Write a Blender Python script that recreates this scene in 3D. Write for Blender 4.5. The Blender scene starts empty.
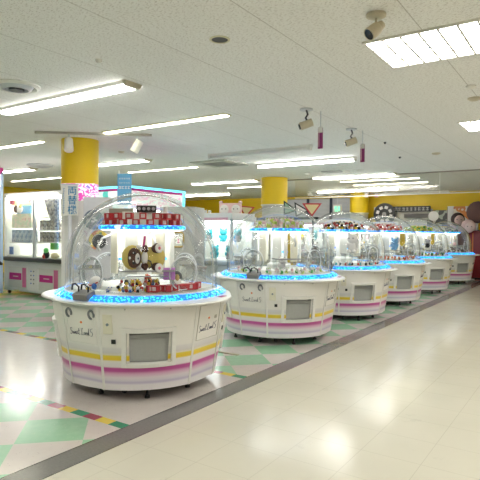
import bpy, bmesh, math, random
from mathutils import Matrix, Vector
SC = bpy.context.scene
COL = SC.collection
R_ = math.radians
PI = math.pi
rnd = random.Random(7)

# ------------------------------------------------------------------ camera, world, exposure
CAMH = 1.47
cam = bpy.data.cameras.new('camera'); camo = bpy.data.objects.new('camera', cam); COL.objects.link(camo)
RW = ((0.82808, 0.01507, -0.56040), (0.56055, -0.00796, 0.82808), (0.00802, -0.99985, -0.01504))
m = Matrix(((RW[0][0], -RW[0][1], -RW[0][2], 0), (RW[1][0], -RW[1][1], -RW[1][2], 0),
            (RW[2][0], -RW[2][1], -RW[2][2], CAMH), (0, 0, 0, 1)))
camo.matrix_world = m
cam.sensor_width = 36; cam.lens = 39.0; cam.clip_start = 0.05; cam.clip_end = 200
SC.camera = camo
w = bpy.data.worlds.new('world'); SC.world = w; w.use_nodes = True
w.node_tree.nodes['Background'].inputs[0].default_value = (1.0, 0.98, 0.93, 1)
w.node_tree.nodes['Background'].inputs[1].default_value = 0.75
SC.view_settings.view_transform = 'Standard'; SC.view_settings.look = 'None'
SC.view_settings.gamma = 1; SC.view_settings.use_curve_mapping = False
SC.view_settings.exposure = 0.76
SC.cycles.transparent_max_bounces = 40
SC.cycles.max_bounces = 8
SC.cycles.sample_clamp_indirect = 6

TUBE = 26.0        # strength of the fluorescent tubes
PANEL = 12.5       # strength of the louvred ceiling panels

# ------------------------------------------------------------------ materials
class N:
    """tiny node-building helper"""
    def __init__(s, name):
        s.m = bpy.data.materials.new(name); s.m.use_nodes = True
        s.t = s.m.node_tree; s.b = s.t.nodes['Principled BSDF']
    def n(s, kind, **kw):
        x = s.t.nodes.new(kind)
        for k, v in kw.items(): setattr(x, k, v)
        return x
    def inp(s, sock, v):
        if v is None: return
        if isinstance(v, bpy.types.NodeSocket): s.t.links.new(v, sock)
        elif isinstance(v, (tuple, list)) and len(v) == 3 and sock.type == 'RGBA': sock.default_value = (*v, 1)
        else: sock.default_value = v
    def math(s, op, a, b=None, c=None):
        x = s.n('ShaderNodeMath', operation=op)
        s.inp(x.inputs[0], a); s.inp(x.inputs[1], b); s.inp(x.inputs[2], c)
        return x.outputs[0]
    def mix(s, f, a, b):
        x = s.n('ShaderNodeMix', data_type='RGBA')
        s.inp(x.inputs[0], f); s.inp(x.inputs[6], a); s.inp(x.inputs[7], b)
        return x.outputs[2]
    def coord(s, which='Object'):
        return s.n('ShaderNodeTexCoord').outputs[which]
    def xyz(s, v):
        x = s.n('ShaderNodeSeparateXYZ'); s.inp(x.inputs[0], v); return x.outputs
    def noise(s, v, scale, detail=2, rough=.5):
        x = s.n('ShaderNodeTexNoise'); s.inp(x.inputs['Vector'], v)
        x.inputs['Scale'].default_value = scale; x.inputs['Detail'].default_value = detail
        x.inputs['Roughness'].default_value = rough
        return x.outputs[0]
    def between(s, v, a, b):
        return s.math('MULTIPLY', s.math('GREATER_THAN', v, a), s.math('LESS_THAN', v, b))
    def set(s, **kw):
        for k, v in kw.items(): s.inp(s.b.inputs[k.replace('_', ' ')], v)
        return s.m
    def bump(s, h, strength, dist=.01):
        x = s.n('ShaderNodeBump'); x.inputs['Strength'].default_value = strength
        x.inputs['Distance'].default_value = dist
        s.inp(x.inputs['Height'], h); s.t.links.new(x.outputs[0], s.b.inputs['Normal'])

_mc = {}
def mat(name, col, rough=.45, metal=0, emit=None, es=0):
    if name in _mc: return _mc[name]
    n = N(name)
    v = n.noise(n.coord(), 30, 2)
    f = n.math('MULTIPLY_ADD', v, .12, .94)
    mx = n.n('ShaderNodeVectorMath', operation='SCALE')
    mx.inputs[0].default_value = col[:3]; n.t.links.new(f, mx.inputs['Scale'])
    n.t.links.new(mx.outputs[0], n.b.inputs['Base Color'])
    n.set(Roughness=rough, Metallic=metal)
    if emit: n.set(Emission_Color=emit, Emission_Strength=es)
    _mc[name] = n.m
    return n.m

def clear(name, tint=(1, 1, 1), refl=.07, rough=.02, fk=.5):
    if name in _mc: return _mc[name]
    mm = bpy.data.materials.new(name); mm.use_nodes = True; t = mm.node_tree
    t.nodes.remove(t.nodes['Principled BSDF'])
    tr = t.nodes.new('ShaderNodeBsdfTransparent'); tr.inputs[0].default_value = (*tint, 1)
    gl = t.nodes.new('ShaderNodeBsdfGlossy'); gl.inputs['Roughness'].default_value = rough
    lw = t.nodes.new('ShaderNodeFresnel'); lw.inputs[0].default_value = 1.38
    ad = t.nodes.new('ShaderNodeMath'); ad.operation = 'MULTIPLY_ADD'
    ad.inputs[1].default_value = fk; ad.inputs[2].default_value = refl * .2
    t.links.new(lw.outputs[0], ad.inputs[0])
    mx = t.nodes.new('ShaderNodeMixShader')
    t.links.new(ad.outputs[0], mx.inputs[0]); t.links.new(tr.outputs[0], mx.inputs[1]); t.links.new(gl.outputs[0], mx.inputs[2])
    t.links.new(mx.outputs[0], t.nodes['Material Output'].inputs[0])
    _mc[name] = mm
    return mm

def floor_mat():
    n = N('vinyl_floor'); o = n.coord(); X, Y, Z = n.xyz(o)
    # cream tiles
    fx = n.math('ABSOLUTE', n.math('SUBTRACT', n.math('FRACT', n.math('DIVIDE', n.math('ADD', X, .88 + 40 * .397), .397)), .5))
    fy = n.math('ABSOLUTE', n.math('SUBTRACT', n.math('FRACT', n.math('DIVIDE', n.math('ADD', Y, 20.05), .397)), .5))
    seam = n.math('MAXIMUM', n.math('GREATER_THAN', fx, .494), n.math('GREATER_THAN', fy, .494))
    cream = n.mix(n.noise(o, 1.7, 3), (.57, .54, .45), (.645, .615, .52))
    cream = n.mix(n.math('MULTIPLY', seam, .35), cream, (.34, .31, .24))
    # grey stripe
    grey = n.mix(n.noise(o, 60, 2), (.135, .13, .125), (.2, .195, .185))
    # checks turned by 45 degrees, green tile centres at (-3.27, 5.0)
    k = 1 / .65
    u = n.math('MULTIPLY', n.math('ADD', n.math('ADD', X, 3.27), n.math('SUBTRACT', Y, 5.0)), k)
    v = n.math('MULTIPLY', n.math('SUBTRACT', n.math('SUBTRACT', Y, 5.0), n.math('ADD', X, 3.27)), k)
    par = n.math('MODULO', n.math('ADD', n.math('ADD', n.math('FLOOR', n.math('ADD', u, .5)), n.math('FLOOR', n.math('ADD', v, .5))), 400), 2)
    gch = n.math('LESS_THAN', par, .5)
    vor = n.n('ShaderNodeTexVoronoi'); vor.inputs['Scale'].default_value = 38; n.inp(vor.inputs['Vector'], o)
    speck = n.math('LESS_THAN', vor.outputs['Distance'], .12)
    sk = n.math('MULTIPLY', speck, n.math('GREATER_THAN', n.noise(o, 9, 1), .5))
    green = n.mix(n.noise(o, 14, 3), (.25, .47, .31), (.34, .57, .39))
    pink = n.mix(n.noise(o, 10, 3), (.54, .49, .465), (.62, .57, .54))
    pink = n.mix(n.math('MULTIPLY', sk, .75), pink, (.28, .2, .22))
    green = n.mix(n.math('MULTIPLY', sk, .4), green, (.75, .75, .6))
    chk = n.mix(gch, pink, green)
    aisle = n.between(Y, 2.75, 4.38)
    left = n.mix(aisle, chk, pink)
    # coloured border strips
    cell = n.math('FLOOR', n.math('MODULO', n.math('DIVIDE', n.math('ADD', X, 2.88 + .15 * 300), .15), 3))
    cc = n.mix(n.math('GREATER_THAN', cell, 1.5), n.mix(n.math('GREATER_THAN', cell, .5), (.32, .035, .07), (.72, .53, .06)), (.02, .23, .12))
    strip = n.math('MAXIMUM', n.between(Y, 2.70, 2.79), n.between(Y, 4.33, 4.42))
    left = n.mix(strip, left, cc)
    c = n.mix(n.math('LESS_THAN', X, -2.88), n.mix(n.math('LESS_THAN', X, -2.67), cream, grey), left)
    edge = n.math('MAXIMUM', n.between(X, -2.885, -2.872), n.between(X, -2.677, -2.665))
    c = n.mix(edge, c, (.05, .045, .04))
    scuff = n.math('MULTIPLY', n.math('GREATER_THAN', n.noise(o, 3.2, 6, .7), .64), .10)
    c = n.mix(scuff, c, (.3, .27, .22))
    n.set(Base_Color=c, Roughness=n.math('MULTIPLY_ADD', n.noise(o, 2.5, 3), .12, .10))
    n.set(Specular_IOR_Level=.6)
    n.bump(n.noise(o, 2.2, 2), .10, .02)
    return n.m

def ceiling_mat():
    n = N('ceiling_tile'); o = n.coord(); X, Y, Z = n.xyz(o)
    mp = n.n('ShaderNodeMapping'); mp.inputs['Scale'].default_value = (1, 2.2, 1); mp.inputs['Rotation'].default_value = (0, 0, .9)
    n.inp(mp.inputs[0], o)
    pit = n.noise(mp.outputs[0], 42, 2, .6)
    pits = n.math('GREATER_THAN', pit, .585)
    fx = n.math('ABSOLUTE', n.math('SUBTRACT', n.math('FRACT', n.math('DIVIDE', n.math('ADD', X, 1.08 + 41 * .92 + .46), .92)), .5))
    fy = n.math('ABSOLUTE', n.math('SUBTRACT', n.math('FRACT', n.math('DIVIDE', n.math('ADD', Y, 20.4), 1.84)), .5))
    seam = n.math('MAXIMUM', n.math('LESS_THAN', fx, .004), n.math('MULTIPLY', n.math('LESS_THAN', fy, .0012), .3))
    base = n.mix(n.noise(o, .6, 2), (.83, .82, .78), (.88, .87, .83))
    c = n.mix(n.math('MULTIPLY', pits, .50), base, (.42, .37, .31))
    c = n.mix(n.math('MULTIPLY', seam, .6), c, (.33, .29, .24))
    n.set(Base_Color=c, Roughness=.85)
    return n.m

def panel_mat():
    """white machine body with the printed yellow / pink / lavender bands"""
    n = N('banded_panel'); o = n.coord(); X, Y, Z = n.xyz(o)
    r = n.n('ShaderNodeValToRGB'); r.color_ramp.interpolation = 'LINEAR'
    st = [(.0, (.8, .76, .8)), (.10, (.80, .77, .79)), (.150, (.80, .77, .80)), (.170, (.56, .50, .66)), (.190, (.72, .68, .75)),
          (.215, (.80, .72, .77)), (.25, (.72, .42, .60)), (.272, (.56, .10, .36)), (.297, (.56, .09, .34)), (.31, (.78, .70, .74)), (.36, (.80, .78, .74)),
          (.372, (.80, .56, .03)), (.407, (.82, .64, .06)), (.418, (.76, .72, .60)), (.43, (.66, .63, .62)), (.47, (.70, .68, .68)), (.49, (.80, .78, .74)), (.95, (.80, .78, .74))]
    e = r.color_ramp.elements
    e[0].position = st[0][0]; e[0].color = (*st[0][1], 1); e[1].position = 1; e[1].color = (.80, .78, .74, 1)
    for p, c in st[1:]:
        x = e.new(p); x.color = (*c, 1)
    n.t.links.new(Z, r.inputs[0])
    n.set(Base_Color=r.outputs[0], Roughness=.28)
    return n.m

def led_mat(name='led_strip', dens=42, s=1.25, base=(.01, .13, .80), hot=(.04, .66, 1.0)):
    n = N(name); o = n.coord()
    vo = n.n('ShaderNodeTexVoronoi'); vo.inputs['Scale'].default_value = dens; n.inp(vo.inputs['Vector'], o)
    f = n.math('LESS_THAN', vo.outputs['Distance'], .45)
    c = n.mix(f, base, hot)
    c = n.mix(n.math('GREATER_THAN', n.noise(o, 9, 2), .67), c, (.45, .62, 1.0))
    n.set(Base_Color=(.02, .08, .25), Emission_Color=c, Emission_Strength=s, Roughness=.2)
    return n.m

def graphic_mat(name, cols, scale=6, rough=.35, glow=0, stretch=(1, 1, 1)):
    """a printed picture made of colour patches"""
    n = N(name); o = n.coord()
    mp = n.n('ShaderNodeMapping'); mp.inputs['Scale'].default_value = stretch; n.inp(mp.inputs[0], o)
    r = n.n('ShaderNodeValToRGB'); r.color_ramp.interpolation = 'CONSTANT'
    e = r.color_ramp.elements
    e[0].position = 0; e[0].color = (*cols[0], 1); e[1].position = .36; e[1].color = (*cols[1 % len(cols)], 1)
    for i, c in enumerate(cols[2:]):
        x = e.new(.36 + .28 * (i + 1) / max(1, len(cols) - 2)); x.color = (*c, 1)
    n.t.links.new(n.noise(mp.outputs[0], scale, 1.5), r.inputs[0])
    n.set(Base_Color=r.outputs[0], Roughness=rough)
    if glow: n.set(Emission_Color=r.outputs[0], Emission_Strength=glow)
    return n.m

def yellow_mat():
    n = N('yellow_paint'); o = n.coord()
    c = n.mix(n.noise(o, 60, 2), (.80, .53, .006), (.88, .62, .012))
    n.set(Base_Color=c, Roughness=.5); n.bump(n.noise(o, 90, 2), .25, .005)
    return n.m

M_FLOOR = floor_mat(); M_CEIL = ceiling_mat(); M_PANEL = panel_mat(); M_LED = led_mat(); M_YEL = yellow_mat()
M_LEDT = led_mat('led_tray', 30, 1.2)
WHITE = mat('white_plastic', (.80, .79, .76), .3)
CREAM = mat('cream_plastic', (.76, .73, .60), .4)
LWHITE = mat('milky_plastic', (.84, .85, .80), .35)
GREY = mat('grey_plastic', (.32, .32, .31), .4)
DGREY = mat('dark_grey_plastic', (.06, .06, .065), .4)
BLACK = mat('black_plastic', (.012, .012, .013), .4)
STEEL = mat('brushed_steel', (.55, .55, .55), .3, .9)
PALEGREY = mat('pale_grey_metal', (.56, .58, .60), .35, .2)
LILAC = mat('pale_lilac_panel', (.60, .59, .62), .5)
BEIGE = mat('beige_plastic', (.62, .55, .40), .5)
COLUMN = mat('column_beige', (.62, .58, .48), .6)
WALLM = mat('wall_paint', (.74, .73, .68), .8)
MAGENTA = mat('magenta', (.62, .03, .26), .4)
PINK = mat('pink', (.85, .42, .58), .5)
RED = mat('red_card', (.50, .03, .035), .4)
SCRIPT = mat('script_ink', (.03, .035, .10), .5)
ORANGE = mat('orange', (.85, .22, .03), .5)
YELLOW = mat('yellow', (.85, .60, .04), .5)
BLUE = mat('blue', (.05, .18, .55), .5)
SKY = mat('sky_blue_board', (.11, .36, .62), .5)
TEAL = mat('teal_plush', (.04, .42, .48), .9)
GREEN = mat('green', (.08, .42, .10), .6)
LIME = mat('lime', (.50, .62, .12), .7)
BROWN = mat('brown_fur', (.10, .045, .03), .9)
MUSTARD = mat('mustard_fleece', (.64, .50, .14), .95)
FLUFF = mat('white_fluff', (.80, .77, .74), .95)
PINKFL = mat('pink_fluff', (.80, .55, .56), .95)
BLUEFL = mat('light_blue_fluff', (.20, .45, .72), .95)
GREYFL = mat('grey_fluff', (.35, .36, .38), .95)
BLACKFL = mat('black_fluff', (.02, .02, .025), .95)
SKIN = mat('pale_print', (.80, .58, .52), .6)
VIOLET = mat('violet_card', (.62, .22, .68), .5)
SHUTTER = mat('shutter_grey', (.42, .44, .46), .5)
TRIMW = mat('trim_white', (.78, .76, .70), .5)
ACRYL = clear('clear_acrylic', (.985, .99, .99))
DOMEM = clear('dome_acrylic', (.985, .99, .99), .07, .02, .38)
EDGE = clear('acrylic_edge', (.86, .88, .88), .5, .1, .45)
GLASS = clear('pane_glass', (.985, .99, .99), .02, .02, .16)
HAZY = clear('smoke_barrier_glass', (.92, .91, .87), .15, .1, .3)
TUBEM = mat('fluorescent_tube', (.9, .9, .9), .4, 0, (1.0, .985, .95), TUBE)
TUBEW = mat('wide_diffuser', (.9, .9, .9), .4, 0, (1.0, .985, .95), TUBE * .6)
TUBEY = mat('recessed_tube', (.9, .9, .8), .4, 0, (1.0, .98, .80), TUBE * .35)
PANELM = mat('panel_tube', (.9, .9, .9), .4, 0, (1.0, .98, .90), PANEL)
CRLIGHT = mat('cabinet_lamp', (.9, .9, .9), .4, 0, (1.0, .99, .97), 9.0)
CYANL = mat('cyan_lamp', (.3, .7, .9), .4, 0, (.06, .66, .95), 1.7)
EXITL = mat('exit_sign_lamp', (.1, .6, .3), .4, 0, (.25, .85, .55), .9)
GREENL = mat('green_indicator', (.1, .6, .4), .4, 0, (.10, .9, .5), 1.6)

# ------------------------------------------------------------------ mesh helpers
class MB:
    def __init__(s): s.b = bmesh.new(); s.mats = []
    def _mi(s, m):
        if m is None: return 0
        if m not in s.mats: s.mats.append(m)
        return s.mats.index(m)
    def _tag(s, vs, m, mx):
        fs = set()
        for v in vs:
            for f in v.link_faces: fs.add(f)
        if m is not None:
            i = s._mi(m)
            for f in fs: f.material_index = i
        if mx is not None: bmesh.ops.transform(s.b, matrix=mx, verts=vs)
    def box(s, c, d, m=None, mx=None, bev=0):
        r = bmesh.ops.create_cube(s.b, size=1)['verts']
        bmesh.ops.scale(s.b, vec=d, verts=r); bmesh.ops.translate(s.b, vec=c, verts=r)
        if bev:
            es = list({e for v in r for e in v.link_edges})
            q = bmesh.ops.bevel(s.b, geom=es, offset=bev, segments=2, affect='EDGES', profile=.5)
            r = list({v for f in q['faces'] for v in f.verts} | {v for v in r if v.is_valid})
        s._tag(r, m, mx); return s
    def cyl(s, c, r1, r2, h, seg=16, m=None, mx=None, axis='Z'):
        r = bmesh.ops.create_cone(s.b, cap_ends=True, segments=seg, radius1=r1, radius2=r2, depth=h)['verts']
        if axis == 'X': bmesh.ops.rotate(s.b, cent=(0, 0, 0), matrix=Matrix.Rotation(PI / 2, 3, 'Y'), verts=r)
        if axis == 'Y': bmesh.ops.rotate(s.b, cent=(0, 0, 0), matrix=Matrix.Rotation(-PI / 2, 3, 'X'), verts=r)
        bmesh.ops.translate(s.b, vec=c, verts=r); s._tag(r, m, mx); return s
    def ball(s, c, d, m=None, mx=None, seg=14):
        r = bmesh.ops.create_uvsphere(s.b, u_segments=seg, v_segments=max(6, seg // 2 + 1), radius=1)['verts']
        if not isinstance(d, (tuple, list)): d = (d, d, d)
        bmesh.ops.scale(s.b, vec=d, verts=r); bmesh.ops.translate(s.b, vec=c, verts=r); s._tag(r, m, mx); return s
    def grid(s, pts, nu, nv, closed=False, m=None, skip=None):
        """pts[j][i] rows"""
        V = [[s.b.verts.new(p) for p in row] for row in pts]
        i_ = s._mi(m)
        for j in range(nv - 1):
            for i in range(nu if closed else nu - 1):
                if skip and skip(i, j): continue
                f = s.b.faces.new((V[j][i], V[j][(i + 1) % nu], V[j + 1][(i + 1) % nu], V[j + 1][i])); f.material_index = i_
        return V
    def lathe(s, prof, seg=48, m=None, a0=0, a1=2 * PI):
        closed = abs(a1 - a0 - 2 * PI) < 1e-6
        nu = seg if closed else seg + 1
        pts = [[(r * math.cos(a0 + (a1 - a0) * i / seg), r * math.sin(a0 + (a1 - a0) * i / seg), z) for i in range(nu)] for r, z in prof]
        s.grid(pts, nu, len(prof), closed, m); return s
    def tube(s, pts, r, seg=8, m=None, closed=False, mx=None):
        P = [Vector(p) for p in pts]; n = len(P); rows = []; up = None
        for i, p in enumerate(P):
            if closed: t = (P[(i + 1) % n] - P[i - 1])
            else: t = P[min(i + 1, n - 1)] - P[max(i - 1, 0)]
            t = t.normalized() if t.length > 1e-9 else Vector((0, 0, 1))
            if up is None: up = t.orthogonal().normalized()
            up = (up - t * up.dot(t))
            up = up.normalized() if up.length > 1e-6 else t.orthogonal().normalized()
            q = t.cross(up)
            rows.append([p + (up * math.cos(a) + q * math.sin(a)) * r for a in [2 * PI * k / seg for k in range(seg)]])
        if closed: rows.append(rows[0])
        V = s.grid(rows, seg, len(rows), True, m)
        if not closed:
            for row in (V[0], V[-1]):
                try:
                    f = s.b.faces.new(row); f.material_index = s._mi(m)
                except ValueError: pass
        if mx is not None: bmesh.ops.transform(s.b, matrix=mx, verts=[v for r in V for v in r])
        return s
    def plate(s, outline, t, m=None, mx=None):
        """extruded 2D outline in xy, thickness t up in z"""
        lo = [s.b.verts.new((x, y, 0)) for x, y in outline]; hi = [s.b.verts.new((x, y, t)) for x, y in outline]
        i_ = s._mi(m); n = len(outline)
        fs = [s.b.faces.new(list(reversed(lo))), s.b.faces.new(hi)]
        for i in range(n): fs.append(s.b.faces.new((lo[i], lo[(i + 1) % n], hi[(i + 1) % n], hi[i])))
        for f in fs: f.material_index = i_
        if mx is not None: bmesh.ops.transform(s.b, matrix=mx, verts=lo + hi)
        return s
    def build(s, name, m, parent=None, smooth=True, mx=None):
        bmesh.ops.recalc_face_normals(s.b, faces=s.b.faces)
        if mx is not None: bmesh.ops.transform(s.b, matrix=mx, verts=s.b.verts)
        me = bpy.data.meshes.new(name); s.b.to_mesh(me); s.b.free()
        if s.mats:
            for x in s.mats: me.materials.append(x)
        else: me.materials.append(m)
        if smooth:
            me.polygons.foreach_set('use_smooth', [True] * len(me.polygons))
            try: me.set_sharp_from_angle(angle=R_(38))
            except Exception: pass
        o = bpy.data.objects.new(name, me); COL.objects.link(o)
        if parent is not None: o.parent = parent
        return o

def tag(o, label, cat, group=None, kind=None):
    if label: o['label'] = label
    if cat: o['category'] = cat
    if group: o['group'] = group
    if kind: o['kind'] = kind
    return o
def empty(name, loc, rz=0):
    o = bpy.data.objects.new(name, None); COL.objects.link(o); o.location = loc; o.rotation_euler = (0, 0, rz)
    o.empty_display_size = .1
    return o
def copy_tree(o, parent=None):
    c = o.copy(); COL.objects.link(c)
    if parent is not None: c.parent = parent
    for ch in list(o.children): copy_tree(ch, c)
    return c
def struct(o): o['kind'] = 'structure'; return o
def box1(name, c, d, m, parent=None, bev=0, smooth=False):
    return MB().box(c, d, None, None, bev).build(name, m, parent, smooth)
def text_mesh(name, s, size, m, parent, mx, depth=.002, align='CENTER'):
    cu = bpy.data.curves.new(name, 'FONT'); cu.body = s; cu.size = size; cu.extrude = depth; cu.offset = size * .009
    cu.align_x = align; cu.align_y = 'CENTER'
    o = bpy.data.objects.new(name, cu); COL.objects.link(o)
    bpy.context.view_layer.update()
    me = bpy.data.meshes.new_from_object(o.evaluated_get(bpy.context.evaluated_depsgraph_get()))
    bpy.data.objects.remove(o); bpy.data.curves.remove(cu)
    me.transform(mx); me.materials.clear(); me.materials.append(m)
    o = bpy.data.objects.new(name, me); COL.objects.link(o)
    if parent is not None: o.parent = parent
    return o

# ------------------------------------------------------------------ room shell
H = 3.0
XL, XR, YF, YB = -17.0, 5.0, -4.0, 19.75
struct(box1('floor', ((XL + XR) / 2, (YF + YB) / 2, -.05), (XR - XL, YB - YF, .1), M_FLOOR))
struct(box1('ceiling', ((XL + XR) / 2, (YF + YB) / 2, H + .06), (XR - XL, YB - YF, .12), M_CEIL))
struct(box1('wall_left', (XL - .1, (YF + YB) / 2, 1.5), (.2, YB - YF, 3.0), M_YEL))
struct(box1('wall_right_added', (XR + .1, (YF + YB) / 2, 1.5), (.2, YB - YF, 3.0), WALLM))  # unseen white wall added to close the open store, reflects light
struct(box1('wall_front_added', ((XL + XR) / 2, YF - .1, 1.5), (XR - XL + .4, .2, 3.0), WALLM))  # unseen too, added behind the camera, bounces light back
# back wall: yellow, with a shuttered window band between the two far columns
wb = MB()
wb.box(((XL - 12.1) / 2, YB + .1, 1.5), (-12.1 - XL, .2, 3.0))
wb.box(((-7.9 + XR) / 2, YB + .1, 1.5), (XR + 7.9, .2, 3.0))
wb.box((-10.0, YB + .1, .75), (4.2, .2, 1.5)); wb.box((-10.0, YB + .1, 2.95), (4.2, .2, .1))
struct(wb.build('wall_back', M_YEL, None, False))
wn = MB()
for i in range(26): wn.box((-10.0, YB + .16, 1.53 + i * .054), (4.2, .02, .046), None, None)
win = struct(wn.build('window_1', SHUTTER, None, False))
fr = MB()
for x in (-12.06, -11.0, -9.95, -8.9, -7.94): fr.box((x, YB + .05, 2.2), (.08, .1, 1.4))
fr.build('window_frame', mat('window_navy', (.03, .05, .09), .4), win, False)
bs = struct(box1('trim_1', ((-7.4 + XR) / 2, 13.3, 2.985), (XR + 7.4, .04, .03), mat('rail', (.36, .33, .28), .5)))
# ------------------------------------------------------------------ columns
def column(x, y, r, label, zc=2.25):
    t = empty('column', (x, y, 0))
    tag(t, label, 'column', 'round columns with yellow tops')
    MB().cyl((0, 0, zc / 2), r * .94, r * .94, zc, 40).build('shaft', COLUMN, t)
    MB().cyl((0, 0, (zc + H) / 2 + .0), r, r, H - zc - .002, 40).build('yellow_band', M_YEL, t)
    MB().cyl((0, 0, zc - .015), r * 1.02, r * 1.02, .03, 40).build('ring_trim', TRIMW, t)
    return t
column(-7.19, 5.78, .305, 'nearest yellow-topped round column, behind the money exchange sign')
column(-7.42, 12.67, .37, 'yellow-topped round column rising behind the second dome machine')
column(-7.45, 19.2, .36, 'farthest yellow-topped column, standing against the yellow back wall')

# ------------------------------------------------------------------ ceiling fittings
def fixture(x0, x1, y, style, label, lit=True):
    t = empty('ceiling_light', ((x0 + x1) / 2, y, H)); L = x1 - x0
    tag(t, label, 'light', 'fluorescent light fittings')
    tm = TUBEM if lit else WHITE
    if style == 'wide':
        b = MB().plate([(-.12, 0), (.12, 0), (.085, -.03), (-.085, -.03)], L - .06, None, Matrix(((0, 0, 1, -L / 2 + .03), (1, 0, 0, 0), (0, 1, 0, 0), (0, 0, 0, 1))))
        b.build('housing', TRIMW, t, False)
        for s in (-1, 1):
            MB().plate([(-.125, 0), (.125, 0), (.09, -.052), (-.09, -.052)], .04, None, Matrix(((0, 0, 1, s * (L / 2 - .02) - .02), (1, 0, 0, 0), (0, 1, 0, 0), (0, 0, 0, 1)))).build('end_cap', BEIGE, t, False)
        MB().plate([(-.085, -.03), (.085, -.03), (.075, -.05), (-.075, -.05)], L - .08, None, Matrix(((0, 0, 1, -L / 2 + .04), (1, 0, 0, 0), (0, 1, 0, 0), (0, 0, 0, 1)))).build('diffuser', TUBEW, t, False)
    elif style == 'slim':
        MB().box((0, 0, -.008), (L, .14, .016)).build('housing', mat('pale_yellow_trim', (.74, .70, .50), .5), t, False)
        MB().box((0, 0, -.02), (L - .04, .08, .014)).build('tube', TUBEY, t, False)
    else:
        MB().box((0, 0, -.02), (L, .11, .04)).build('housing', TRIMW, t, False)
        MB().cyl((0, 0, -.065), .028, .028, L - .1, 12, axis='X').build('tube', tm, t)
        for s in (-1, 1): MB().box((s * (L / 2 - .03), 0, -.06), (.05, .09, .06)).build('socket', TRIMW, t, False)
    return t
fixture(-6.27, -3.92, 3.82, 'wide', 'wide white ceiling light with beige ends, nearest on the left')
fixture(-6.27, -3.92, 5.5, 'slim', 'slim yellowish ceiling light, above and left of the nearest dome machine')
fixture(-6.3, -4.07, 8.2, 'bar', 'unlit grey-white ceiling light between the lit rows', False)
fixture(-6.27, -3.92, 9.92, 'bar', 'lit ceiling light beside the purple-tagged cameras')
fixture(-6.4, -4.1, 13.05, 'wide', 'wide lit ceiling light just before the hanging glass barrier')
fixture(-6.2, -3.9, 14.45, 'slim', 'slim ceiling light just behind the hanging glass barrier')
fixture(-6.3, -4.0, 15.7, 'slim', 'slim ceiling light, second row behind the glass barrier')
fixture(-8.3, -5.3, 17.2, 'bar', 'far lit ceiling light in front of the shuttered window')
fixture(-6.7, -4.2, 19.4, 'bar', 'unlit white light bar along the top of the yellow back wall', False)
fixture(-10.1, -7.75, 5.45, 'slim', 'ceiling light at the left edge, level with the near column')
fixture(-9.9, -7.75, 8.0, 'wide', 'wide ceiling light ending right of the near yellow column')
fixture(-13.6, -11.3, 7.7, 'wide', 'wide ceiling light over the left prize cabinet')
fixture(-9.9, -7.65, 9.5, 'slim', 'slim ceiling light above the pink and cyan booth')
fixture(-14.9, -12.5, 9.4, 'slim', 'short-looking ceiling light left of the near column, farther back')
fixture(-10.5, -8.05, 12.8, 'wide', 'wide ceiling light left of the middle yellow column')
fixture(-13.9, -11.6, 16.5, 'bar', 'far ceiling light low over the yellow wall on the left')
fixture(-10.4, -8.1, 14.6, 'slim', 'slim far ceiling light left of the middle column, behind the wide one')

def troffer(x, y, label):
    W, D = 1.25, .71
    t = empty('louvre_light', (x, y, H)); tag(t, label, 'light', 'louvred ceiling panels')
    f = MB()
    f.box((0, -D / 2 - .012, -.008), (W + .05, .024, .016)); f.box((0, D / 2 + .012, -.008), (W + .05, .024, .016))
    f.box((-W / 2 - .012, 0, -.008), (.024, D, .016)); f.box((W / 2 + .012, 0, -.008), (.024, D, .016))
    f.build('frame', TRIMW, t, False)
    MB().box((0, 0, -.003), (W, D, .004)).build('diffuser', PANELM, t, False)
    l = MB()
    for i in range(1, 9): l.box((-W / 2 + i * W / 9, 0, -.014), (.018, D, .018))
    for i in range(1, 4): l.box((0, -D / 2 + i * D / 4, -.012), (W, .008, .016))
    l.build('louvre', mat('louvre_aluminium', (.42, .41, .36), .4), t, False)
    return t
for i, (x, y, lb) in enumerate([(-.9, 4.385, 'large louvred ceiling panel light nearest the top right'),
                                (-.9, 7.93, 'louvred ceiling panel light at the right edge, behind the large one'),
                                (-.2, 11.5, 'added unseen louvred ceiling panel light beyond the right edge'),  # from here down: out-of-view panels added for illumination and floor reflections
                                (-.9, .85, 'added unseen louvred ceiling panel light overhead'),
                                (2.6, 4.4, 'added unseen louvred ceiling panel light off to the right, front'),
                                (2.6, 9.5, 'added unseen louvred ceiling panel light off to the right, middle'),
                                (2.6, 15.0, 'added unseen louvred ceiling panel light off to the right, far'),
                                (-4.8, .4, 'added unseen louvred ceiling panel light behind the camera on the left'),
                                (2.6, -.5, 'added unseen louvred ceiling panel light behind the camera on the right'),
                                (-9.5, 1.2, 'added unseen louvred ceiling panel light far to the left')]):
    troffer(x, y, lb)

# glass smoke barrier hanging from the ceiling
t = empty('smoke_barrier', (0, 13.3, H)); tag(t, 'long glass smoke barrier hanging from the ceiling behind the middle column', 'glass barrier')
for i in range(6):
    x0 = -7.1 + i * 2.0
    MB().box((x0 + .995, 0, -.28), (1.98, .008, .5)).build('pane', HAZY, t, False)
    MB().box((x0 + .995, 0, -.54), (1.98, .02, .02)).build('edge_rail', TRIMW, t, False)

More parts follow.
